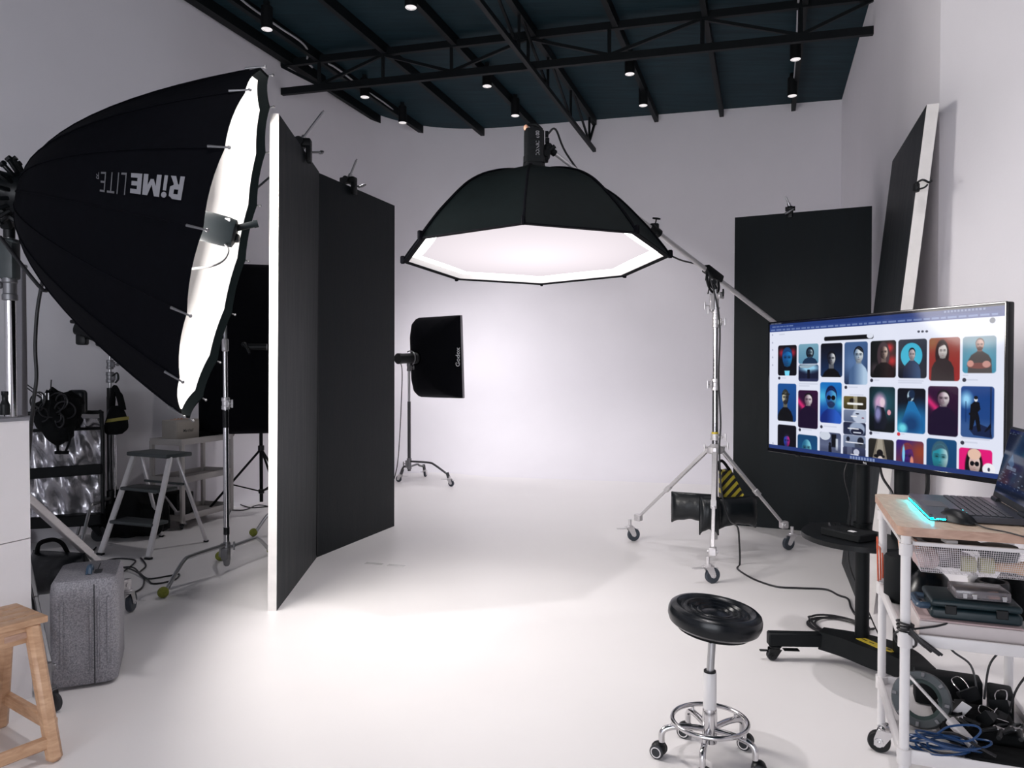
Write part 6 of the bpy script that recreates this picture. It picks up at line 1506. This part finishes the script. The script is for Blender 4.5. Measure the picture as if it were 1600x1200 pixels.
for k in range(60):
    u, v = rn.uniform(.02, .95), rn.choice([.03, .06, .62, .66, .70, .74, .78, .82, .86]); blend(im, rct(x, y, u, v, u + rn.uniform(.01, .06), v + .012, 0, .004) * rn.uniform(.3, .9), S((190, 205, 225)))
blend(im, pol(x, y, [(.16, .5), (.24, .36), (.34, .5), (.3, .58)], .02), S((60, 90, 120))); blend(im, rct(x, y, .16, .55, .42, .6, 0, .01), S((150, 170, 190))); im[y > .965] = S((24, 34, 60))
picture('lit_picture', im, SMX @ Matrix.Translation((0, LH / 2 + .006, .0008)), LWD - .014, LH - .03, M['screen_dim'], lt)
# mouse
mp0 = F(1493, 817, ZT); ma = V(F(1527, 822, ZT).x - F(1463, 808, ZT).x, F(1527, 822, ZT).y - F(1463, 808, ZT).y, 0).normalized(); mb_ = V(-ma.y, ma.x, 0)
ms = thing('computer_mouse', 'black computer mouse on the wooden cart top beside the laptop', 'mouse', V(mp0.x, mp0.y, ZT))
MM = frame(V(mp0.x, mp0.y, ZT) - ma * .004 + mb_ * .012, ma, mb_, V(0, 0, 1))
rings = []
for i in range(15):
    s = -1 + 2 * i / 14; wd3 = .031 * max(.12, (1 - abs(s) ** 3.2)) ** .5; hh3 = .036 * max(.10, 1 - ((s + .1) / 1.12) ** 2) ** .8
    rings.append([V(s * .058, wd3 * cos(t) * (1 - .12 * max(0, sin(t))), max(.0015, .004 + hh3 * max(0, sin(t)) ** .8)) for t in [2 * pi * k / 18 for k in range(18)]])
mb = MB(MM); mb.loft(rings); build('shell', mb, M['plastic'], ms, 60)
mb = MB(MM); mb.cyl((-.036, -.003, .030), (-.036, .003, .030), .008, seg=14); build('scroll_wheel', mb, M['rubber'], ms)
mb = MB(MM); mb.tube(spline([(.058, 0, .008), (.10, -.01, .004), (.16, -.005, .004), (.24, -.02, .004)], 5), .0022, 6); build('cord', mb, M['cable'], ms)

# middle tray contents
z2 = Z2 + .004
M['pale_box'] = mk('pale pinkish card', (.58, .52, .51), .6, var=.04)
kbox('foam_box', 'flat pale pinkish box on the middle cart tray under the tool case', 'box', (.20, .155, z2 + .029), (.27, .20, .054), 'pale_box', 0, .006)
kbox('box_lid', 'worn pink lid lying on the flat pale box', 'lid', (.20, .155, z2 + .0585), (.262, .192, .004), 'pink_box', 0, .001)
ct = thing('tool_case', 'dark teal tool case on top of the white box, middle cart tray', 'case', KM @ V(.21, .15, z2 + .06))
zc = z2 + .0615
mb = MB(KM); mb.box((.215, .15, zc + .017), (.235, .165, .032), 0, .010, 3); mb.box((.215, .15, zc + .047), (.235, .165, .022), 0, .010, 3); build('shell', mb, M['case_teal'], ct)
mb = MB(KM); mb.tube(spline([(.10, .20, zc + .03), (.072, .20, zc + .03), (.068, .15, zc + .03), (.072, .10, zc + .03), (.10, .10, zc + .03)], 5), .010, 8); build('carry_handle', mb, M['blue_plastic'], ct)
for x in (.15, .28): mb = MB(KM); mb.box((x, .066, zc + .032), (.03, .006, .026), 0, .002, 1); build('latch', mb, M['plastic'], ct)
cb_ = thing('parts_box', 'clear plastic parts box with small pieces on top of the tool case', 'box', KM @ V(.24, .14, zc + .06))
mb = MB(KM); mb.box((.235, .14, zc + .0745), (.145, .10, .030), .05, .006, 2); build('lid', mb, M['clear'], cb_)
mb = MB(KM); mb.box((.235, .14, zc + .0635), (.135, .09, .008), .05, .003, 1); build('inner_tray', mb, M['plastic'], cb_)
mb = MB(KM); mb.box((.265, .105, zc + .071), (.03, .02, .008), .2, .002, 1); tag(build('orange_piece', mb, M['pink_orange'], cb_), 'orange piece seen through the clear lid')
mb = MB(KM)
for x in (.19, .215, .29): mb.box((x, .088, zc + .072), (.012, .006, .016), 0, .001, 1)
build('clasp', mb, M['chrome'], cb_)
mb = MB(KM); mb.lathe([(.0, .0), (.075, .0), (.086, .008), (.088, .016), (.082, .03), (.075, .07), (.055, .115), (.03, .14), (.001, .145)], (.14, .36, z2), seg=36); lone('reflector_dish', mb, M['leather_seat'], 'black glossy domed dish standing on the middle cart tray', 'dish')
mb = MB(KM); mb.lathe([(.0, 0), (.055, 0), (.06, .006), (.06, .150), (.055, .158), (.001, .158)], (.075, .455, z2), seg=30); lone('black_canister', mb, M['plastic_matt'], 'tall black canister at the back left of the middle cart tray', 'canister')
kbox('green_card', 'bright green card box on the middle cart tray', 'box', (.115, .265, z2 + .016), (.07, .03, .03), 'green_card', .1, .002)
mb = MB(KM); mb.torus((.062, .30, z2 + .034), .02, .005, (1, .4, 0), 24, 8); lone('magenta_tape', mb, M['magenta'], 'small magenta tape ring on the middle cart tray', 'tape')
mb = MB(KM); mb.lathe([(.038, 0), (.048, .004), (.05, .03), (.044, .05), (.034, .05), (.032, .02)], (.30, .27, z2 + .09), seg=28, cap=False); mb.cyl((.30, .27, z2 + .001), (.30, .27, z2 + .093), .045, seg=24); lone('lens_barrel', mb, M['plastic'], 'black lens barrel standing behind the clear parts box', 'lens')
mb = MB(KM); mb.cyl((.245, .285, z2 + .001), (.245, .285, z2 + .135), .009, seg=12); mb.cyl((.245, .285, z2 + .135), (.255, .28, z2 + .155), .012, seg=12); lone('white_marker', mb, M['white_plastic'], 'white capped marker standing beside the lens barrel', 'pen')
mb = MB(KM); mb.ball((.375, .36, z2 + .08), 1, (.045, .11, .08), 22, fn=lambda u: 1 + .07 * sin(6 * u.y + 3 * u.z)); lone('camera_bag', mb, M['canvas'], 'soft black bag at the right side of the middle cart tray', 'bag')
# clip tangle tied on the near leg
ck = thing('cable_tie_bundle', 'bundle of black cable ties wrapped round the near cart leg', 'cable ties', KM @ V(lx0, ly0, Z2))
mb = MB(KM)
for k in range(3): mb.torus((lx0, ly0, Z2 + .038 + k * .008), .0205 + .001 * k, .0035, (.15 * k - .1, .1, 1), 24, 6)
build('loop', mb, M['cable'], ck)
for k, (dx, dz) in enumerate(((.085, -.05), (.065, -.045), (.05, -.035), (.095, -.055))):
    mb = MB(KM); mb.tube(spline([(lx0 + .01, ly0 - .022, Z2 + .045 - k * .004), (lx0 + dx * .5, ly0 - .035 + .006 * k, Z2 + .03 + dz * .35), (lx0 + dx, ly0 - .03 + .006 * k, Z2 + .03 + dz)], 5), .0042, 6); build('tie_end', mb, M['cable'], ck)
mb = MB(KM); mb.torus((lx0, ly0, Z2 + .005), .030, .004, (.4, .9, .5), 26, 6); build('loop', mb, M['cable'], ck)
# orange coil behind the far leg
mb = MB(KM)
for k in range(5): mb.torus((lx0 - .013 + .007 * k, ly1 + .030 + .006 * k, .70 - .006 * k), .080 - .005 * k, .0032, (1, -.10 + .03 * k, .03), 36, 7, sx=1.0)
lone('orange_cord', mb, M['orange'], 'coil of orange cord hanging at the back leg of the rolling cart', 'cord')

# bottom tray contents
z3 = Z3 + .004
rg_ = thing('speed_ring', 'grey and green metal adapter ring leaning in the bottom cart tray', 'ring', KM @ V(.10, .22, z3))
RM = KM @ (Matrix.Translation((.105, .26, z3 + .088)) @ Matrix.Rotation(radians(-22), 4, 'Z') @ Matrix.Rotation(radians(66), 4, 'X'))
mb = MB(RM); mb.lathe([(.062, -.012), (.084, -.014), (.088, -.006), (.088, .006), (.084, .014), (.062, .012), (.062, -.012)], seg=44, cap=False); build('ring_body', mb, M['grey_ring'], rg_)
mb = MB(RM); mb.lathe([(.05, -.006), (.062, -.008), (.062, .008), (.05, .006), (.05, -.006)], seg=40, cap=False); build('inner_ring', mb, M['green_ring'], rg_)
mb = MB(RM)
for k in range(8): a = 2 * pi * k / 8; mb.box((.076 * cos(a), .076 * sin(a), .015), (.014, .010, .006), a, .001, 1)
build('lug', mb, M['dull'], rg_)
mb = MB(KM); a = KM.inverted() @ (KM @ V(.085, .24, z3 + .13)); mb.cyl((.07, .26, z3 + .16), (.175, .13, z3 + .075), .005, seg=10); mb.cyl((.165, .143, z3 + .083), (.215, .085, z3 + .043), .0155, seg=18); mb.cyl((.212, .088, z3 + .045), (.2165, .0832, z3 + .0415), .010, seg=16); lone('metal_handle', mb, M['alu'], 'silver metal handle rod poking through the adapter ring', 'handle')
rn = random.Random(21); mb = MB(KM)
for k in range(9):
    cx_, cy_ = .14 + rn.uniform(-.02, .03), .07 + rn.uniform(-.01, .012); a_ = rn.uniform(.07, .10); b_ = rn.uniform(.025, .04)
    ph = rn.uniform(-.3, .3); mb.tube([(cx_ + a_ * cos(t) * cos(ph) - b_ * sin(t) * sin(ph), cy_ + a_ * cos(t) * sin(ph) * .3 + b_ * sin(t), z3 + .012 + .006 * k + .008 * sin(2 * t + k)) for t in [2 * pi * j / 28 for j in range(28)]], .0032, 6, 0, True)
mb.tube(spline([(.12, .07, z3 + .07), (.15, .06, z3 + .10), (.21, .055, z3 + .115), (.225, .05, z3 + .10), (.19, .045, z3 + .07), (.13, .05, z3 + .075)], 6), .0032, 6)
lone('blue_cable', mb, M['blue_wire'], 'coil of blue cable in the front of the bottom cart tray', 'cable')
kbox('black_power_pack', 'long black power pack standing at the back of the bottom cart tray', 'box', (.215, .47, z3 + .055), (.20, .075, .105), 'plastic_matt', -.05, .008)
kbox('black_power_pack', 'smaller black power pack on the right end of the bottom cart tray', 'box', (.36, .42, z3 + .05), (.07, .10, .095), 'plastic_matt', -.15, .008)
kbox('black_foam_pad', 'black foam pad filling the middle of the bottom cart tray', 'pad', (.26, .27, z3 + .03), (.22, .22, .055), 'canvas', 0, .02)
kbox('black_foam_pad', 'low black pad beneath the blue cable in the bottom cart tray', 'pad', (.29, .085, z3 + .018), (.20, .11, .034), 'canvas', 0, .012)
# binder clips, each its own
def binder(p, rz, ry, s, lab, first=None):
    T = KM @ (Matrix.Translation(p) @ Matrix.Rotation(rz, 4, 'Z') @ Matrix.Rotation(ry, 4, 'Y'))
    r = thing('binder_clip', lab, 'clip', T @ V(0, 0, 0), 'binder clips in the bottom tray')
    mb = MB(T); mb.prism([(-.016 * s, 0), (.016 * s, 0), (.004 * s, .026 * s), (-.004 * s, .026 * s)], -.021 * s, .021 * s); build('body', mb, M['plastic'], r)
    for k in (-1, 1):
        mb = MB(T); mb.tube(spline([(k * .004 * s, .024 * s, -.011 * s), (k * .014 * s, .040 * s, -.013 * s), (k * .020 * s, .056 * s, -.008 * s), (k * .020 * s, .057 * s, .008 * s), (k * .014 * s, .040 * s, .013 * s), (k * .004 * s, .024 * s, .011 * s)], 4), .0014 * s, 6); build('wire_handle', mb, M['chrome'], r)
    return r
binder((.255, .32, z3 + .100), .3, 1.2, 1.35, 'upright binder clip with white highlight on its wire, rear of the bottom tray')
binder((.33, .30, z3 + .085), -.4, 1.3, 1.3, 'binder clip leaning towards the right end of the bottom tray')
binder((.225, .26, z3 + .075), 1.2, .9, 1.2, 'binder clip beside the adapter ring in the bottom tray')
binder((.27, .21, z3 + .072), -.9, .7, 1.2, 'binder clip lying in the middle of the black heap')
binder((.32, .23, z3 + .072), .6, .5, 1.1, 'binder clip right of the middle of the black heap')
def spring_clamp(p, rz, s, lab):
    T = KM @ (Matrix.Translation(p) @ Matrix.Rotation(rz, 4, 'Z'))
    r = thing('spring_clamp', lab, 'clamp', T @ V(0, 0, 0), 'spring clamps in the bottom tray')
    for k in (-1, 1):
        mb = MB(T); mb.tube([(-.055 * s, k * .022 * s, .012), (-.01 * s, k * .008 * s, .013), (.02 * s, k * .012 * s, .012), (.045 * s, k * .003 * s, .012)], [.006 * s, .008 * s, .007 * s, .004 * s], 8); build('jaw', mb, M['plastic'], r)
    mb = MB(T); mb.cyl((-.005 * s, -.014 * s, .013), (-.005 * s, .014 * s, .013), .008 * s, seg=12); build('spring', mb, M['chrome'], r)
    return r
spring_clamp((.30, .16, z3 + .058), .9, 1.1, 'black spring clamp at the front of the black heap, bottom tray')
spring_clamp((.345, .17, z3 + .060), 1.1, 1.1, 'black spring clamp nearest the right front of the bottom tray')
spring_clamp((.20, .20, z3 + .058), 2.3, 1.0, 'black spring clamp next to the metal handle rod')
mb = MB(KM)
mb.box((.215, .235, z3 + .085), (.03, .004, .05), Matrix.Rotation(.5, 3, 'Y') @ Matrix.Rotation(.3, 3, 'X'), .001, 1); lone('paper_tag', mb, M['paper'], 'small white paper tag stuck in the black heap of the bottom tray', 'tag')
mb = MB(KM); mb.tube(spline([(.13, .12, z3 + .05), (.17, .07, z3 + .075), (.22, .04, z3 + .06), (.26, .03, z3 + .045)], 6), .0045, 7); lone('black_cable', mb, M['cable'], 'glossy black cable curving across the blue cable in the bottom tray', 'cable')
mb = MB(KM); mb.box((.385, .10, z3 + .03), (.05, .10, .055), .1, .012, 2); lone('cream_packet', mb, M['skin_bag'], 'cream plastic packet in the front right of the bottom tray', 'packet')
mb = MB(KM); mb.cyl((.385, .21, z3 + .0), (.39, .20, z3 + .075), .007, seg=12); mb.cyl((.375, .205, z3 + .07), (.40, .20, z3 + .075), .006, seg=10); lone('red_clip', mb, M['dark_red'], 'small red clip at the right end of the bottom tray', 'clip')
# cables dropping into the tray
for pts, lab in (([(.16, .40, Z2 - .012), (.18, .42, Z2 - .08), (.22, .42, Z2 - .14), (.27, .40, Z2 - .175), (.285, .38, z3 + .10)], 'thin cable drooping from the middle tray towards the power pack'),
                 ([(.36, .36, Z2 - .02), (.345, .35, Z2 - .09), (.31, .34, Z2 - .15), (.295, .33, z3 + .09)], 'thin cable dropping from the middle tray behind the upright binder clip'),
                 ([(.41, .23, Z2 - .09), (.38, .24, Z2 - .14), (.36, .25, Z2 - .19), (.35, .27, z3 + .085)], 'stiff black cable end standing up at the right of the bottom tray')):
    mb = MB(KM); mb.tube(spline(pts, 6), .0035, 6); lone('thin_cable', mb, M['cable'], lab, 'cable')
mb = MB(KM); mb.tube(spline([(lx0, ly0 + .01, Z2 + .03), (.10, .04, Z2 + .05), (.14, .06, Z2 + .058)], 5), .003, 6); lone('thin_cable', mb, M['cable'], 'short black cable from the cart leg to the tool case handle', 'cable')

for (xa, xb, y, lab) in ((571, 598, 880, 'left of two short pale tape strips on the floor by the V-flat'), (606, 632, 883, 'right of two short pale tape strips on the floor by the V-flat')):
    a, b = F(xa, y), F(xb, y + 2)
    mb = MB(); mb.beam(a + V(0, 0, .0012), b + V(0, 0, .0012), .05, .0016); lone('floor_tape', mb, M['pale_tape'] if 'pale_tape' in M else M.setdefault('pale_tape', mk('pale tape', (.70, .68, .67), .25, var=.1)), lab, 'tape', 'tape strips on the floor')
WORLD = 6.4; EXPO = 0.18; DOWN = 112
# ================================================================ light and camera
w = bpy.data.worlds.new('overcast sky'); SC.world = w; w.use_nodes = True
bg = w.node_tree.nodes['Background']; bg.inputs['Color'].default_value = (.90, .925, 1.0, 1); bg.inputs['Strength'].default_value = WORLD
def area(name, p, d, sx_, sy_, power, col=(1, 1, 1), shape='RECTANGLE', portal=False, spread=180):
    l = bpy.data.lights.new(name, 'AREA'); l.shape = shape; l.size = sx_; l.size_y = sy_; l.energy = power; l.color = col; l.spread = radians(spread)
    if portal: l.cycles.is_portal = True
    o = bpy.data.objects.new(name, l); COL.objects.link(o); o.location = p
    o.rotation_euler = Vector(d).to_track_quat('-Z', 'Y').to_euler(); return o
area('window_portal', ((W0 + W1) / 2, -3.1, (Z0 + Z1) / 2), (0, 1, 0), W1 - W0, Z1 - Z0, 1, portal=True)
area('softbox_lamp', GC - GZ * (GL * .25), GZ, 1.0, 1.0, 79, (1, .955, .92), 'DISK')
area('rear_softbox_lamp', cf + fz * .02, fz, .62, .9, 17, (1, .97, 1))
added_spots = [(V(.95, 3.3, 4.73), 'added black ceiling downlight above the swivel stool, unseen over the top edge of the view'), (V(-.55, 2.3, 4.73), 'added black ceiling downlight nearest the camera, unseen over the top edge of the view')]  # unseen extra downlights, added to brighten the front floor
for q, lab in added_spots: dup(dl, q, lab)
for q in [F(px, py, 4.73) for (px, py), _ in spots if px in (642, 761, 805, 984, 1005)] + [q for q, _ in added_spots]:  # lamps for the visible fixtures, then for the added unseen pair
    l = bpy.data.lights.new('downlight_lamp', 'SPOT'); l.energy = DOWN * (1.25 if q.y < 4 else 1); l.spot_size = radians(84); l.spot_blend = .7; l.shadow_soft_size = .04; l.color = (1, .96, .98)
    o = bpy.data.objects.new('downlight_lamp', l); COL.objects.link(o); o.location = q + V(0, 0, -.012)
cam = bpy.data.cameras.new('camera'); co = bpy.data.objects.new('camera', cam); COL.objects.link(co)
cam.sensor_width = 36; cam.sensor_fit = 'HORIZONTAL'; cam.lens = FPX / 1600 * 36; cam.clip_start = .05; cam.clip_end = 100
co.location = (0, 0, HC); co.rotation_euler = (pi / 2 - TH, 0, 0)
SC.camera = co
SC.view_settings.view_transform = 'Standard'; SC.view_settings.look = 'None'; SC.view_settings.gamma = 1.0
SC.view_settings.use_curve_mapping = False
SC.view_settings.exposure = EXPO
SC.cycles.use_denoising = True
SC.cycles.max_bounces = 10; SC.cycles.diffuse_bounces = 6
